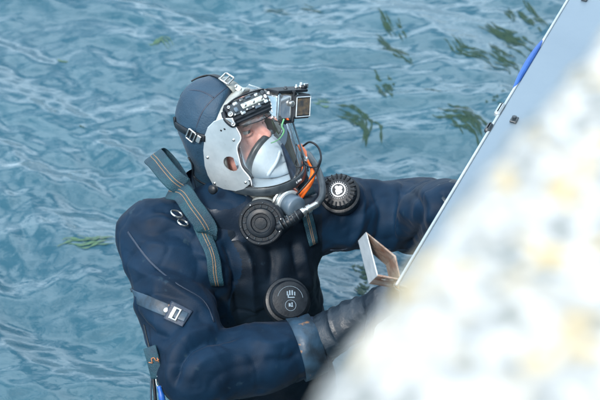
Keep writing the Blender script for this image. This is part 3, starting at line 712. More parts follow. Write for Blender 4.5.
# --- harness
har = thing('harness', 'teal webbing harness with tan stripes over the diver\'s shoulder', 'harness', P(190, 215, .1))
def web(pts_w, nor, width, nm='webbing', stripes=(-.004, .004), th=.003, sw=.0022, label=None):
    o = mk(nm, ribbon(pts_w, nor, width, th), M['teal'], har, label=label)
    for s_ in stripes:
        q = offset_line(pts_w, nor, s_, th - .0004); mk('stripe', ribbon(q, nor, sw, .0010), M['stripe'], o)
    return o
cA = np.array([0, 0, 0])
lpts = [P(184, 187, .115), P(174, 180, .12), P(165, 170, .105), P(157, 160, .085), P(153, 156, .06), P(158, 155, .03), P(168, 165, .02), P(178, 180, .045), P(186, 196, .085)]
lp_ = catmull(lpts, 6); nn = []
lc_ = P(168, 170, .065)
for i in range(len(lp_)):
    t_ = nrm(lp_[min(i + 1, len(lp_) - 1)] - lp_[max(i - 1, 0)]); sd_ = nrm(CV(.80, .55, .25)); n_ = nrm(np.cross(sd_, t_)); nn.append(n_ if n_ @ (lp_[i] - lc_) > 0 else -n_)
web(lp_, nn, .052, label='loop of webbing standing up off the shoulder')
p, N = catmull([P(170, 190, .085), P(182, 193, .125), P(192, 207, .135), P(203, 222, .135), P(208, 232, .125), P(205, 238, .10)], 6), None
N = [nrm(CV(-.25, .35, .9) if i < len(p) * .8 else CV(-.1, -.3, .9)) for i in range(len(p))]
web(p, N, .050, label='broad strap running from the loop to the chest')
p, N = path_on(SB, [(200, 226), (207, 242), (213, 262), (218, 284)], .006, near=c0); web(p, N, .034, stripes=(-.003, .003))
p, N = path_on(SB, [(303, 206), (308, 224), (312, 244)], .006, near=c0); web(p, N, .030, stripes=(-.002, .003), label='dim strap on the far side of the chest')
p, N = catmull([P(296, 168, -.02), P(303, 182, .0), P(309, 196, .01)], 5), [CV(.2, .3, .9)] * 11; web(p, N[:len(p)], .036, stripes=())
for (x, y, r_) in ((177, 214, .017), (183, 223, .015)):
    c = P(x, y, .125); a, b_, n_ = frame(CV(.5, .75, .35), UP); ring = [c + (a * math.cos(q) * 1.0 + b_ * math.sin(q) * .8) * r_ for q in np.linspace(0, 2 * math.pi, 28, endpoint=False)]
    mk('ring', tube(ring, .0024, 8, closed=True), M['bright'], har)

# lanyard at the lower left
lan = thing('lanyard', 'teal tag on a cord with a blue clip hanging at the diver\'s elbow', 'lanyard', P(152, 350, 0.170))
cd = catmull([P(144, 325, 0.200), P(147, 338, 0.220), P(150, 350, 0.230)], 5); mk('cord', tube(cd, .0022, 8), M['black'], lan)
tp = [P(150, 347, 0.230), P(153, 358, 0.235), P(156, 370, 0.230), P(158, 378, 0.225)]; tg = catmull(tp, 4); Nt = [CV(-.35, .2, .9)] * len(tg)
tagm = mk('tag', ribbon(tg, Nt, .032, .005), M['teal'], lan)
cc = P(154, 360, 0.243); ax_, ay_, an_ = nrm(CV(.95, .3, .2)), nrm(CV(-.3, .95, .1)), nrm(CV(-.3, .2, .93))
mk('stitching', stroke_marks(cc, ax_, ay_, an_, [(-.014, -.002, -.006, -.006), (-.006, -.006, -.005, .005), (-.005, .005, .002, .005), (.002, .005, .004, -.004), (.004, -.004, .012, -.002), (.009, .003, .009, -.008)], .0022, .0012), M['stitch'], tagm)
mk('clip', tube(catmull([P(157, 376, 0.235), P(161, 381, 0.240), P(161, 388, 0.240), P(157, 385, 0.240), P(156, 379, 0.240)], 5), .0018, 8), M['bright'], lan)
mk('blue_handle', tube(catmull([P(159, 386, 0.240), P(162, 398, 0.240), P(166, 420, 0.230)], 5), [.0055] * 4 + [.0075] * 7, 12), M['blue'], lan)
mk('cord', tube(catmull([P(153, 376, 0.220), P(155, 395, 0.220), P(157, 425, 0.210)], 5), .004, 8), M['black'], lan)
mk('cord', tube(catmull([P(151, 377, 0.215), P(151, 398, 0.215), P(152, 425, 0.210)], 5), .0022, 8), M['tape'], lan)

# ------------------------------------------------------------------ full face mask
mask = thing('diving_mask', 'full face diving mask with clear visor and riveted metal side plates', 'diving mask', hd(.08, 0, -.05))
# side plates
plate_px = [(214, 121), (222, 118), (232, 118), (236, 127), (241, 138), (237, 147), (239, 158), (242, 168), (250, 178), (250, 184), (244, 189), (236, 191), (224, 189), (213, 184), (208, 175), (205, 166), (203.5, 150), (205, 135), (208, 127)]
PS = .0945
out2 = np.array([hpx(a, b_, PS) for a, b_ in plate_px]); hc = hpx(231.5, 163.5, PS); 
def ring_fill(outer, hc, r, n_, th, hole_n=28):
    """flat plate with a round hole: quads between the outline and the hole circle"""
    a, b_, _ = frame(n_, UP); m_ = 72
    # resample outline by angle about the hole
    def hit(ang):
        d = a * math.cos(ang) + b_ * math.sin(ang); best = 0
        for i in range(len(outer)):
            p, q = outer[i] - hc, outer[(i + 1) % len(outer)] - hc
            p2, q2, d2 = np.array([p @ a, p @ b_]), np.array([q @ a, q @ b_]), np.array([math.cos(ang), math.sin(ang)])
            e = q2 - p2; den = d2[0] * e[1] - d2[1] * e[0]
            if abs(den) < 1e-12: continue
            t_ = (p2[0] * e[1] - p2[1] * e[0]) / den; u_ = (p2[0] * d2[1] - p2[1] * d2[0]) / den
            if t_ > 0 and -1e-6 <= u_ <= 1 + 1e-6: best = max(best, t_)
        return hc + d * best
    angs = sorted(list(np.linspace(-math.pi, math.pi, m_, endpoint=False)) + [math.atan2((p - hc) @ b_, (p - hc) @ a) for p in outer])
    O = np.array([hit(x) for x in angs]); I = np.array([hc + (a * math.cos(x) + b_ * math.sin(x)) * r for x in angs]); k = len(angs)
    C1 = np.array([I[i] + (O[i] - I[i]) * (1 - .0012 / (np.linalg.norm(O[i] - I[i]) + 1e-9)) for i in range(k)]); nn_ = nrm(n_)
    V = np.vstack([I, O, C1 + nn_ * th, O + nn_ * th * .6, I + nn_ * th]); F = []
    for i in range(k):
        j = (i + 1) % k; F += [(i, j, k + j, k + i), (4 * k + i, 2 * k + i, 2 * k + j, 4 * k + j), (2 * k + i, 3 * k + i, 3 * k + j, 2 * k + j), (3 * k + i, k + i, k + j, 3 * k + j), (i, 4 * k + i, 4 * k + j, j)]
    return V, F
plate = mk('side_plate', ring_fill(out2, hc, .0205, hS, .0022), M['steel'], mask, auto=30)
mirror = lambda p: p - hS * (2 * ((p - H0) @ hS))
outm = np.array([mirror(p - hU * max(0, (p - H0) @ hU - .030)) for p in out2])[::-1]
plate2 = mk('side_plate', ring_fill(outm, mirror(hc), .0205, -hS, .0022), M['steel'], mask, auto=30)
riv = lathe(hpx(234, 139.5, PS) + hS * .0018, hS, [(0, .0042), (.0015, .0040), (.003, .0024), (.0033, .0004)], 14)
r0 = mk('rivet', riv, M['bright'], plate); o0 = hpx(234, 139.5, PS)
for (a, b_) in ((208, 157), (246, 182), (250, 179.5), (215, 183)): again(r0, plate, hpx(a, b_, PS) - o0)
for (a, b_) in ((221.5, 130), (225, 128.6)):
    mk('slot', lathe(hpx(a, b_, PS) + hS * .0018, hS, [(0, .0028), (.0007, .0027)], 10), M['black'], plate)
# visor contour as seen along the head's up axis
vc = catmull([(.070, .0925), (.115, .086), (.150, .064), (.172, .032), (.179, 0), (.172, -.032), (.150, -.062), (.115, -.082), (.070, -.0885)], 5)
def ring_at(U, sc=1.0, df=0.0, inset=0.0): return np.array([hd(.07 + (a - .07) * sc + df, b_ * (1 - inset), U + (-.018 * (a - .07) / .11)) for a, b_ in vc])
def shell(rows, th=None):
    V = np.vstack(rows); k = len(rows[0]); F = []
    for i in range(len(rows) - 1):
        for j in range(k - 1): F.append((i * k + j, i * k + j + 1, (i + 1) * k + j + 1, (i + 1) * k + j))
    return V, F
Us = np.linspace(.047, -.128, 12)
visor = mk('visor', shell([ring_at(u, 1.0 - .16 * max(0, (u + .02) / .08) ** 1.5 * (u > -.02)) for u in Us]), M['visor'], mask)
# edge trims of the visor
toprow = ring_at(Us[0], 1.0 - .16); mk('visor_trim', tube(toprow, .0012, 8), M['black'], mask)
# band round the lower rim
bandr = ring_at(-.135); bn = [nrm((p - hd(.05, 0, -.135)) - hU * ((p - hd(.05, 0, -.135)) @ hU)) for p in bandr]
ext = [hd(.0, .090, -.128), hd(.035, .0895, -.131)]; ext2 = [hd(.035, -.0895, -.131), hd(.0, -.090, -.128)]
bp_ = np.vstack([ext, bandr, ext2]); bnn = [hS, hS] + bn + [-hS, -hS]
band = mk('lower_band', ribbon(bp_, bnn, .021, .004), M['dkgrey'], mask)
# small worn lettering on the band, too small to read in the photo
i_ = int(np.argmin(np.linalg.norm(to_px(bp_) - np.array([294, 176]), axis=1))); cc = bp_[i_] + bnn[i_] * .0045; tt_ = nrm(bp_[i_ + 1] - bp_[i_ - 1]); tt_ = tt_ if tt_ @ RT > 0 else -tt_
uu_ = nrm(np.cross(tt_, np.cross(hU, tt_)))
L_ = [(0, 0, 0, 6), (0, 6, 4, 3), (0, 3, 4, 0), (6, 0, 6, 6), (6, 6, 9, 6), (6, 3, 9, 3), (9, 6, 9, 0), (11, 0, 11, 6), (11, 6, 14, 0), (14, 0, 14, 6), (16, 0, 16, 6), (16, 6, 19, 3), (19, 3, 16, 0)]
mk('lettering', stroke_marks(cc - tt_ * .009 - uu_ * .003, tt_ * .001, uu_ * .001, bnn[i_], L_, .0010, .0006), M['white'], band)
# flange hugging the hood: a flat rubber rim in a plane leaning forward at the brow
flr = [[] for _ in range(8)]; secs = ((-.014, -.006), (-.015, .001), (-.010, .0048), (.004, .0062), (.014, .0050), (.018, .001), (.018, -.006), (.0, -.007))
for a in np.linspace(-math.pi, math.pi, 64, endpoint=False):
    s_, c_ = math.sin(a), math.cos(a); sg = 1 if s_ > 0 else -1; cg = 1 if c_ > 0 else -1; wd_ = 1 + .10 * max(c_, 0) ** 2
    for k, (df, dr) in enumerate(secs):
        Sx = (.088 + dr) * abs(s_) ** .8 * sg; Ux = -.030 + ((.106 if c_ > 0 else .118) + dr) * abs(c_) ** .8 * cg
        flr[k].append(hd(.038 + .25 * Ux + df * wd_, Sx, Ux))
kf = len(flr[0]); Vf = np.vstack(flr); Ff = []
for i in range(8):
    for j in range(kf): Ff.append((i * kf + j, i * kf + (j + 1) % kf, ((i + 1) % 8) * kf + (j + 1) % kf, ((i + 1) % 8) * kf + j))
mk('face_flange', (Vf, Ff), M['flange'], mask)
# inner skirt joining flange and visor on the two sides and the brow
def skirt(U): return np.array([hd(.028, .080, U), hd(.05, .0815, U), hd(.074, .083, U)])
for sg in (1, -1):
    rows = []
    for U in np.linspace(.05, -.128, 9):
        rows.append(np.array([hd(F_, sg * S_, U) for (F_, S_) in ((.028, .081), (.05, .083), (.075 if sg > 0 else .105, .0845 if sg > 0 else .080))]))
    if sg < 0: mk('inner_seal', shell(rows), M['inner'], mask)
brow = ring_at(.048, 1.0 - .16); rows = [brow, np.array([hd(.066 + .55 * (a - .07), b_ * .95, .054) for a, b_ in vc]), np.array([hd(.058, b_ * .90, .066) for a, b_ in vc])]
mk('visor_top', shell(rows), M['visor'], mask)
# chin bowl
rows = []
for U, sc, fo in ((-.138, 1.0, 0), (-.150, .97, -.002), (-.168, .86, -.006), (-.186, .66, -.01), (-.198, .40, -.012), (-.202, .08, -.012)):
    k = []
    full = list(vc) + [(.03, -.088), (0, -.085), (-.0, 0), (0, .085), (.03, .088)]
    for a, b_ in full: k.append(hd(.06 + (a - .06) * sc + fo, b_ * sc, U - .018 * (a - .07) / .11 * sc))
    k.append(k[0]); rows.append(np.array(k))
mk('chin_bowl', shell(rows), M['flange'], mask)
# oronasal cup inside the visor
def oval(cF, cU, rS, rU, tilt): return np.array([hd(cF + tilt * math.cos(q) - .018 * abs(math.sin(q)), rS * math.sin(q), cU + rU * math.cos(q)) for q in np.linspace(0, 2 * math.pi, 33)])
ringP = oval(.096, -.092, .060, .056, .024)
mk('nose_cup', shell([ringP, oval(.110, -.094, .057, .054, .018), oval(.126, -.098, .054, .048, .012), oval(.140, -.104, .048, .040, .004), oval(.152, -.108, .036, .030, -.002), oval(.158, -.110, .020, .017, -.002), oval(.160, -.110, .0003, .0003, 0)]), M['silicone'], mask)
mk('inner_floor', shell([ring_at(-.122, .99), ring_at(-.124, .6, 0, .35), ring_at(-.124, .2, 0, .6)]), M['silicone'], mask)
mk('cup_rim', tube(ringP[:-1], .0085, 10, closed=True), M['dkgrey'], mask)
for q_ in ([hd(.118, .050, -.118), hd(.142, .030, -.092), hd(.150, .010, -.070)], [hd(.150, .010, -.070), hd(.158, .006, -.098), hd(.160, .016, -.125)]): mk('cup_ridge', tube(catmull(q_, 5), .0045, 8), M['silicone'], mask)
mk('cup_strap', ribbon([hd(.132, -.012, -.038), hd(.156, -.020, -.075), hd(.160, -.026, -.112)], [hF] * 3, .012, .003), M['dkgrey'], mask)
mk('vent_panel', shell([np.array([hd(.118 + .035 * math.cos(q), -.02 - .055 * math.sin(q), U) for q in np.linspace(.2, 1.3, 7)]) for U in (-.07, -.085, -.1, -.125)]), M['silicone'], mask)
# visor frame edge, far side, with lugs
far = np.array([hpx(a, b_, -.066) for a, b_ in ((290, 112), (294, 126), (299, 141), (303, 153), (307, 163), (308, 171))])
mk('visor_edge', tube(catmull(far, 4), .0024, 8), M['pale'], mask)
mk('lug', lathe(hpx(306, 160, -.07), CV(.3, .2, .9), [(0, .008), (.004, .008), (.006, .004)], 14), M['bright'], mask)
near = catmull([hpx(a, b_, PS + .003) for a, b_ in ((232, 118), (236, 127), (241, 138), (237, 147), (239, 158), (242, 168), (250, 178), (252, 186))], 4)
mk('visor_edge', tube(near, .0016, 8), M['white'], mask)
# top strap over the crown
p, N = hpath([(190, 79.5), (197.5, 77.5), (207, 75.5), (216, 77), (224, 81)], .002); mk('head_strap', ribbon(p, N, .013, .003), M['black'], mask)
p, N = hpath([(223, 79), (230, 85), (238, 92), (244, 98)], .002); mk('head_strap', ribbon(p, N, .030, .004), M['flange'], mask, label='broad pale strap leading to the brow')
p, N = hpath([(225, 78), (231, 82), (239, 87), (244, 91)], .006)
def buckle(parent, c, td, n_, L, W, th=.004, bars=3):
    td = nrm(td - n_ * (td @ n_)); sd_ = np.cross(n_, td); pr = [box(c + td * d, sd_, td, n_, W, .0045, th, .3) for d in np.linspace(-L / 2, L / 2, bars)]
    pr += [box(c + sd_ * d, td, sd_, n_, L, .004, th, .3) for d in (-W / 2, W / 2)]
    return mk('buckle', join(*pr), M['bright'], parent, smooth=False)
c = on(HB, 227, 83, .0)[0]; c = P(227, 78.5, DIST - (c - CAM) @ FW + .012); n_ = nrm(CV(.15, .55, .80)); buckle(mask, c, P(232, 84) - P(222, 75), n_, .024, .026, .005)
c = on(HB, 236, 94, .0)[0]; c = P(238, 88, DIST - (c - CAM) @ FW + .016); n_ = nrm(CV(.2, .5, .82)); td = nrm(P(245, 92) - P(231, 83)); td = nrm(td - n_ * (td @ n_)); mk('buckle', join(box(c, td, np.cross(n_, td), n_, .032, .016, .004, .2), lathe(c + td * .006, n_, [(0, .004), (.004, .004), (.005, .002)], 10), lathe(c + td * -.007, n_, [(0, .004), (.004, .004), (.005, .002)], 10)), M['bright'], mask, smooth=False, label='bright riveted strap tab above the brow')
# side strap
p, N = hpath([(172, 117), (176, 124), (185, 130), (196, 135), (206, 138)], .002); mk('head_strap', ribbon(p, N, .018, .0035), M['black'], mask)
c, n_ = on(HB, 193, 134.5, .008); buckle(mask, c, P(200, 138) - P(186, 131), n_, .022, .028, bars=3)
c, n_ = on(HB, 200, 138, .007); td = P(205, 140) - P(196, 136); td = nrm(td - n_ * (td @ n_)); mk('buckle', box(c, td, np.cross(n_, td), n_, .012, .020, .004, .3), M['bright'], mask, smooth=False)
p, N = hpath([(183, 160), (190, 172), (201, 181), (211, 185)], .002); mk('head_strap', tube(p + N * .002, .0022, 8), M['black'], mask, label='thin elastic cord low on the hood')
mk('clamp_knob', lathe(P(214, 189, .12), CV(-.4, -.2, .9), [(0, .011), (.008, .012), (.012, .009)], 14), M['black'], mask)

# regulator: round black exhaust disc under the chin
reg = thing('regulator', 'round black breathing regulator under the mask with hose fitting', 'regulator', P(261, 223, .08))
rc = P(261, 223, .135); ra = nrm(CV(-.10, -.16, .98)); R0 = .0555
prof = [(-.040, R0 * .80), (-.028, R0 * .97), (-.006, R0 * 1.0), (.000, R0 * .985), (.003, R0 * .93), (.003, R0 * .84), (-.001, R0 * .80), (-.001, R0 * .66), (.003, R0 * .62), (.006, R0 * .50), (.006, R0 * .44), (.002, R0 * .40), (.002, R0 * .28), (.006, R0 * .25), (.007, R0 * .08)]
face = mk('cover', lathe(rc, ra, prof, 56), M['black'], reg, auto=30)
a, b_, n_ = frame(ra, UP)
for k in range(10):
    A = 2 * math.pi * k / 10 + .2; d = a * math.cos(A) + b_ * math.sin(A); mk('screw', lathe(rc + d * R0 * .885 + n_ * .003, n_, [(0, .0022), (.001, .0020)], 8), M['bright'] if k % 3 == 0 else M['dkgrey'], face)
for k in range(16):
    A = 2 * math.pi * k / 16; d = a * math.cos(A) + b_ * math.sin(A); mk('rib', box(rc + d * R0 * .73 - n_ * .0005, np.cross(n_, d), d, n_, .0035, R0 * .13, .004, .3), M['dkgrey'], face, smooth=False)
mk('chin_port', tube([P(264, 205, .06), rc - ra * .03], [.034, .045], 24), M['flange'], reg)
pc = P(286, 203, .065); pa_ = nrm(CV(.62, -.30, .72))
mk('clamp_ring', lathe(pc - pa_ * .010, pa_, [(0, .038), (.002, .043), (.013, .043), (.015, .038)], 40), M['bright'], reg)
mk('clamp_ring', lathe(pc + pa_ * .006, pa_, [(0, .033), (.001, .036), (.006, .036), (.008, .032)], 40), M['steel'], reg)
mk('side_port', lathe(pc + pa_ * .010, pa_, [(0, .029), (.030, .028), (.034, .025), (.034, .010)], 32), M['port'], reg)
arm = [P(277, 228, .13), P(290, 221, .14), P(301, 213, .13)]
mk('inlet_arm', tube(catmull(arm, 5), .0115, 14), M['black'], reg)
for k in range(5): 
    f_ = (k + 1) / 6; c = P(277 + 24 * f_, 227 - 14 * f_, .152 - .004 * k); mk('grip_rib', lathe(c - CV(.85, .5, 0) * .0015, CV(.85, .5, 0), [(0, .0128), (.003, .0128)], 14), M['dkgrey'], reg)
fa, fb = P(300, 214, .13), P(317, 204, .11); fx = nrm(fb - fa); L = np.linalg.norm(fb - fa)
mk('hose_fitting', lathe(fa, fx, [(0, .009), (.006, .0115), (.012, .0115), (.0125, .008), (.018, .008), (.0185, .011), (.030, .011), (.031, .0085), (L, .0085)], 18), M['bright'], reg, auto=30)
mk('hose', tube(catmull([fb, P(322, 196, .10), P(322, 184, .08), P(318, 171, .05), P(312, 160, .01), P(306, 154, -.04), P(300, 168, -.08), P(298, 196, -.09)], 6), .0088, 14), M['dkgrey'], reg)
hz = thing('air_hose', 'orange hose and thin black cable curling beside the visor', 'hose', P(310, 185, .03))
mk('orange_hose', tube(catmull([P(300, 146, -.05), P(307, 157, -.01), P(313, 169, .03), P(311, 181, .05), P(304, 192, .055), P(296, 204, .03)], 6), .0070, 14), M['orange'], hz)
mk('cable', tube(catmull([P(303, 146, .0), P(310, 142, .02), P(318, 147, .03), P(321, 158, .05), P(317, 170, .07), P(309, 181, .08), P(301, 190, .08), P(293, 198, .07)], 6), .0026, 8), M['black'], hz)
mk('cable', tube(catmull([P(301, 152, .0), P(306, 165, .04), P(316, 167, .075), P(320, 160, .06)], 6), .0022, 8), M['black'], hz)

# ------------------------------------------------------------------ light bar and camera on the brow
lb = thing('light_bar', 'metal light bar with white lamps across the top of the visor', 'lamp', P(245, 112, .12))
A0, A1 = P(229, 117, .175), P(268, 100, .135); lx = nrm(A1 - A0); ln = nrm(CV(-.42, .05, .9)); ln = nrm(ln - lx * (ln @ lx)); ly = np.cross(ln, lx); ly = ly if ly @ UP > 0 else -ly
cL = (A0 + A1) / 2 + ly * .004
mk('housing', box(cL, lx, ly, ln, .112, .050, .024, .15), M['black'], lb, smooth=False)
mk('face_plate', box(cL + ln * .0145 + ly * .001, lx, ly, ln, .098, .030, .003, .3), M['dkgrey'], lb, smooth=False)
mk('lamp_strip', box(cL + ln * .0175 + lx * .010, lx, ly, ln, .060, .014, .004, .45), M['led'], lb, smooth=False)
for k in range(5):
    mk('lamp', lathe(cL + ln * .0195 + lx * (-.012 + .0115 * k), ln, [(0, .0048), (.001, .0048), (.0012, .004), (.0025, .003), (.003, .0005)], 14), M['white'] if k % 2 else M['bright'], lb)
for k in range(6):
    mk('bolt', lathe(cL + ln * .016 + lx * (-.044 + .0165 * k) - ly * .0115, ln, [(0, .003), (.002, .003), (.0026, .001)], 8), M['bright'], lb)
for (x, y, z, r_, L) in ((-.052, -.006, .014, .0062, .010), (-.047, .013, .013, .004, .007), (-.058, -.030, .010, .0052, .009)):
    mk('thumb_screw', lathe(cL + lx * x + ly * y + ln * z, nrm(ln - lx * .5), [(0, r_), (L * .6, r_), (L * .65, r_ * .6), (L, r_ * .6), (L * 1.1, r_ * .3)], 14), M['knob'], lb, auto=30)
for k, (x, y, w1, h1, mt) in enumerate(((-.030, .014, .012, .008, 'steel'), (-.012, .016, .010, .006, 'knob'), (.006, .015, .014, .005, 'port'), (.028, .014, .010, .009, 'bright'), (.044, .012, .008, .012, 'dkgrey'), (-.036, -.002, .010, .012, 'port'), (-.024, -.016, .012, .006, 'steel'), (.016, -.017, .016, .005, 'port'), (.040, -.012, .010, .008, 'steel'), (.046, .001, .007, .010, 'white'))):
    mk('fitting', box(cL + lx * x + ly * y + ln * (.016 + .001 * (k % 3)), lx, ly, ln, w1, h1, .007, .3), M[mt], lb, smooth=False)
mk('lead', tube(catmull([cL - lx * .05 + ly * .02 + ln * .012, cL - lx * .02 + ly * .026 + ln * .016, cL + lx * .02 + ly * .024 + ln * .018, cL + lx * .055 + ly * .022 + ln * .010], 5), .0022, 8), M['black'], lb)
mk('bracket', tube(catmull([cL - lx * .060 + ly * .012, cL - lx * .064 - ly * .006, cL - lx * .058 - ly * .026, hpx(236, 124, PS + .004)], 5), .006, 10), M['black'], lb)
mk('lower_rail', box(cL - ly * .027 - lx * .002, lx, ly, ln, .105, .008, .016, .25), M['black'], lb, smooth=False)


gp = thing('action_camera', 'small action camera in a clear case mounted on the mask brow', 'camera', P(285, 106, .10))
gz = nrm(CV(.05, .97, .22)); gn = nrm(CV(.62, -.12, .78)); gn = nrm(gn - gz * (gn @ gz)); gl = nrm(np.cross(gn, gz)); gl = gl if gl @ RT < 0 else -gl   # gn: screen side, gl: left side
gc = P(287, 105, .125); W_, Hh, Dp = .066, .060, .060
# clear case block to the left, black camera back to the right
front = gc + gl * .014
mk('case', box(gc + gl * .016 - gn * .004, gl, gz, gn, .056, .066, .056, .12), M['case'], gp, smooth=False)
for q_ in ((.5, .5), (-.5, .5), (.5, -.5)):
    e_ = gc + gl * .016 - gn * .004; mk('case_edge', tube([e_ + gl * .056 * q_[0] + gn * .055 * q_[1] - gz * .030, e_ + gl * .056 * q_[0] + gn * .055 * q_[1] + gz * .030], .0015, 6), M['pale'], gp)
mk('camera_body', box(gc + gl * .016 - gn * .006, gl, gz, gn, .040, .046, .036, .12), M['port'], gp, smooth=False)
mk('side_panel', box(gc + gl * .043 - gn * .004, gn, gz, gl, .040, .046, .004, .3), M['pale'], gp, smooth=False, label='pale blue-white side panel with a scribbled mark')
mk('side_mark', stroke_marks(gc + gl * .0455 - gn * .004, gn, gz, gl, [(-.014, .010, -.004, .014), (-.004, .014, -.010, .002), (-.010, .002, .002, .006), (.002, .006, -.006, -.006), (-.006, -.006, .006, -.002), (-.012, -.010, -.002, -.014), (.004, -.008, .008, -.014)], .003, .001), M['white'], gp)
bc = gc - gl * .022 + gn * .016
mk('screen_frame', box(bc, gl, gz, gn, .050, .058, .036, .12), M['black'], gp, smooth=False)
fx_, fy_ = .044, .050
mk('bezel', join(box(bc + gn * .0195 + gz * .0235, gl, gz, gn, .044, .003, .003, .3), box(bc + gn * .0195 - gz * .0235, gl, gz, gn, .044, .003, .003, .3), box(bc + gn * .0195 + gl * .0205, gl, gz, gn, .003, .050, .003, .3), box(bc + gn * .0195 - gl * .0205, gl, gz, gn, .003, .050, .003, .3)), M['steel'], gp, smooth=False)
mk('screen', box(bc + gn * .0185, gl, gz, gn, .036, .040, .002, .3), M['screen'], gp, smooth=False)
mk('latch_band', join(box(gc - gl * -.001 + gn * .026, gl, gz, gn, .007, .076, .008, .3), box(gc + gl * .001 + gz * .036, gl, gn, gz, .010, .056, .006, .3)), M['black'], gp, smooth=False)
mk('top_plate', box(gc + gz * .0365 + gl * .002, gl, gn, gz, .090, .048, .007, .2), M['black'], gp, smooth=False)
mk('lens_knob', lathe(gc + gl * .008 + gn * .026 + gz * .008, gn, [(0, .0075), (.006, .0075), (.008, .005), (.009, .001)], 16), M['bright'], gp, auto=30)
for (x, r_, h_) in ((-.036, .0055, .014), (-.022, .004, .010), (.010, .005, .007)):
    mk('button', lathe(gc + gl * x + gz * .039 + gn * .004, gz, [(0, r_), (h_ * .5, r_), (h_ * .55, r_ * .6), (h_, r_ * .6), (h_ * 1.05, .0008)], 12), M['bright'] if x < 0 else M['dkgrey'], gp)
mk('hinge', tube([gc - gl * .034 + gz * .042 + gn * .01, gc - gl * .046 + gz * .044 + gn * .01], .006, 10), M['black'], gp)
mk('wing_nut', box(gc - gl * .045 + gz * .046 + gn * .012, gl, gz, gn, .014, .012, .005, .3), M['bright'], gp, smooth=False)
mk('mount', box(gc - gz * .037 + gl * .004 - gn * .006, gl, gz, gn, .040, .012, .030, .2), M['dkgrey'], gp, smooth=False)
mk('tether', tube(catmull([P(284, 119, .16), P(282, 126, .155), P(284, 131, .15), P(281, 137, .14), P(276, 141, .13), P(271, 143, .12)], 5), [.0022] * 14 + [.0014] * 12, 8), M['green'], gp, label='bright green cord dangling under the camera')

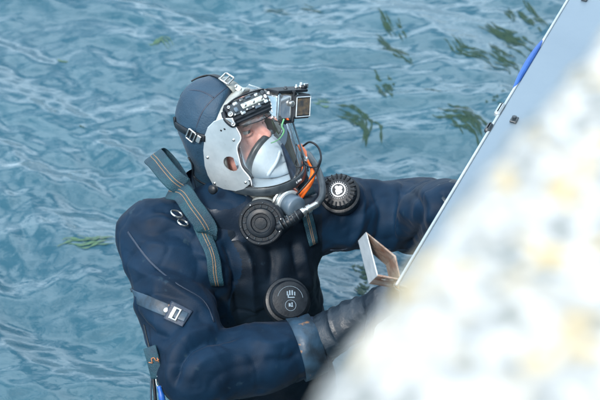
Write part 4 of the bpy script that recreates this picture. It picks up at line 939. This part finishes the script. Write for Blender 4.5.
# ------------------------------------------------------------------ weed and olive streaks at the surface
M['weed'] = mat('dark_olive', (.010, .034, .022), .6, col2=(.020, .048, .028), scale=20, spec=.2)
M['weed'].node_tree.nodes['Principled BSDF'].inputs['Alpha'].default_value = .8
M['weed2'] = mat('green_weed', (.030, .080, .042), .5, col2=(.042, .10, .048), scale=20)
WE = [  # green blades are weed; the others are plain dark olive ribbons
 ('green ribbon of weed floating left of the diver\'s shoulder', [(58, 249), (72, 244), (88, 245), (100, 242), (116, 239)], 4.5, 1, 3),
 ('tiny dark weed fleck near the upper left corner of the water', [(56, 51), (61, 53), (67, 54)], 3, 1, 1),
 ('small weed scrap on the water above and left of the hood', [(146, 40), (152, 43), (162, 38), (172, 45)], 3, 1, 2),
 ('faint olive fleck level with the hood at the left', [(79, 121), (84, 124)], 3, 0, 1),
 ('horizontal olive streak at the very top above the camera', [(258, 11), (275, 9), (292, 10)], 3, 0, 2),
 ('short olive streak cut by the top edge of the view', [(300, 3), (312, 5), (325, 9)], 3, 0, 2),
 ('slanting olive streak leaning down to the right at the top centre', [(378, 9), (386, 20), (395, 35)], 4, 0, 3),
 ('short olive streak just right of the slanting one at the top', [(392, 16), (398, 26), (405, 38)], 4, 0, 2),
 ('long bent olive streak right of the camera, ending in a hook', [(376, 30), (384, 42), (394, 51), (404, 53), (413, 61)], 5, 0, 4),
 ('double olive streak midway to the landing stage', [(442, 35), (452, 43), (462, 51), (474, 53), (490, 58)], 5, 0, 4),
 ('stubby olive patch right of the action camera', [(376, 75), (382, 82), (386, 88), (391, 95)], 7, 0, 3),
 ('small weed tuft close beside the action camera', [(311, 98), (319, 100), (330, 100)], 4, 1, 2),
 ('curled olive patch bending downwards right of the visor', [(336, 108), (350, 110), (361, 114), (368, 122), (368, 136)], 7, 0, 5),
 ('broad olive patch beside the lower end of the blue strip', [(440, 108), (452, 112), (464, 114), (474, 122), (482, 138)], 8, 0, 6),
 ('thin olive sliver left of the broad patch', [(424, 86), (432, 88), (441, 92)], 3, 0, 1),
 ('thick olive streak left of the blue strip', [(480, 18), (492, 27), (506, 33), (518, 40), (530, 46)], 7, 0, 6),
 ('olive streak pointing into the top edge near the stage', [(503, 0), (508, 8), (514, 17)], 4, 0, 2),
 ('olive streak nearest the top end of the landing stage', [(520, 0), (530, 10), (545, 27)], 6, 0, 4),
 ('olive streak touching the lower half of the blue strip', [(490, 48), (500, 56), (512, 60), (518, 68)], 7, 0, 4),
 ('round olive blob against the stage edge', [(492, 95), (498, 99)], 6, 0, 2),
 ('weed patch seen under the diver\'s outstretched arm', [(352, 262), (360, 266), (366, 262)], 6, 0, 3),
 ('lower olive patch between the steel loop and the chest', [(356, 280), (364, 286), (372, 282)], 7, 0, 3)]
for (lb_, path, wd, kind, nb) in WE:
    V, F = [], []; k = 0; q0 = catmull(np.array(path, float) if len(path) > 2 else np.array([path[0], ((path[0][0] + path[1][0]) / 2, (path[0][1] + path[1][1]) / 2), path[1]], float), 8)
    for b__ in range(nb * 3):
        a0 = rng.uniform(0, .5) if nb > 1 else 0; a1 = min(1, a0 + rng.uniform(.4, .8)) if nb > 1 else 1; n_ = len(q0); i0, i1 = int(a0 * (n_ - 1)), max(int(a1 * (n_ - 1)), int(a0 * (n_ - 1)) + 3); seg = q0[i0:i1 + 1]
        if len(seg) < 3: seg = q0
        dx, dy = rng.normal(0, wd * .75, 2) if nb > 1 else (0, 0); ph = rng.uniform(0, 6)
        W3 = np.array([on_z(a + dx, b_ + dy * .8, 0) for a, b_ in seg]); m_ = len(W3)
        for i in range(m_):
            t_ = nrm(W3[min(i + 1, m_ - 1)] - W3[max(i - 1, 0)]); s_ = np.array([-t_[1], t_[0], 0]); wv = wd * .0034 * (.75 + .35 * math.sin(ph + i * 1.1)) * math.sin(math.pi * (i + .35) / (m_ - .3)) ** .7 * .30
            c = W3[i] + s_ * .003 * math.sin(ph + i * .5)
            for sg in (-1, 1):
                p_ = c + s_ * wv * sg; p_[2] = water_h(p_[0], p_[1], .11) + .0015 + (.001 if kind else 0) + .0008 * math.sin(i + ph); V.append(p_)
            if i: F.append((k, k + 1, k + 3, k + 2)); k += 2
        k += 2
    o = mk('seaweed', (np.array(V), F), M['weed2'] if kind else M['weed'], None); tag(o, lb_, 'seaweed', 'weed strands drifting on the water')  # weed and plain olive streaks share this object name
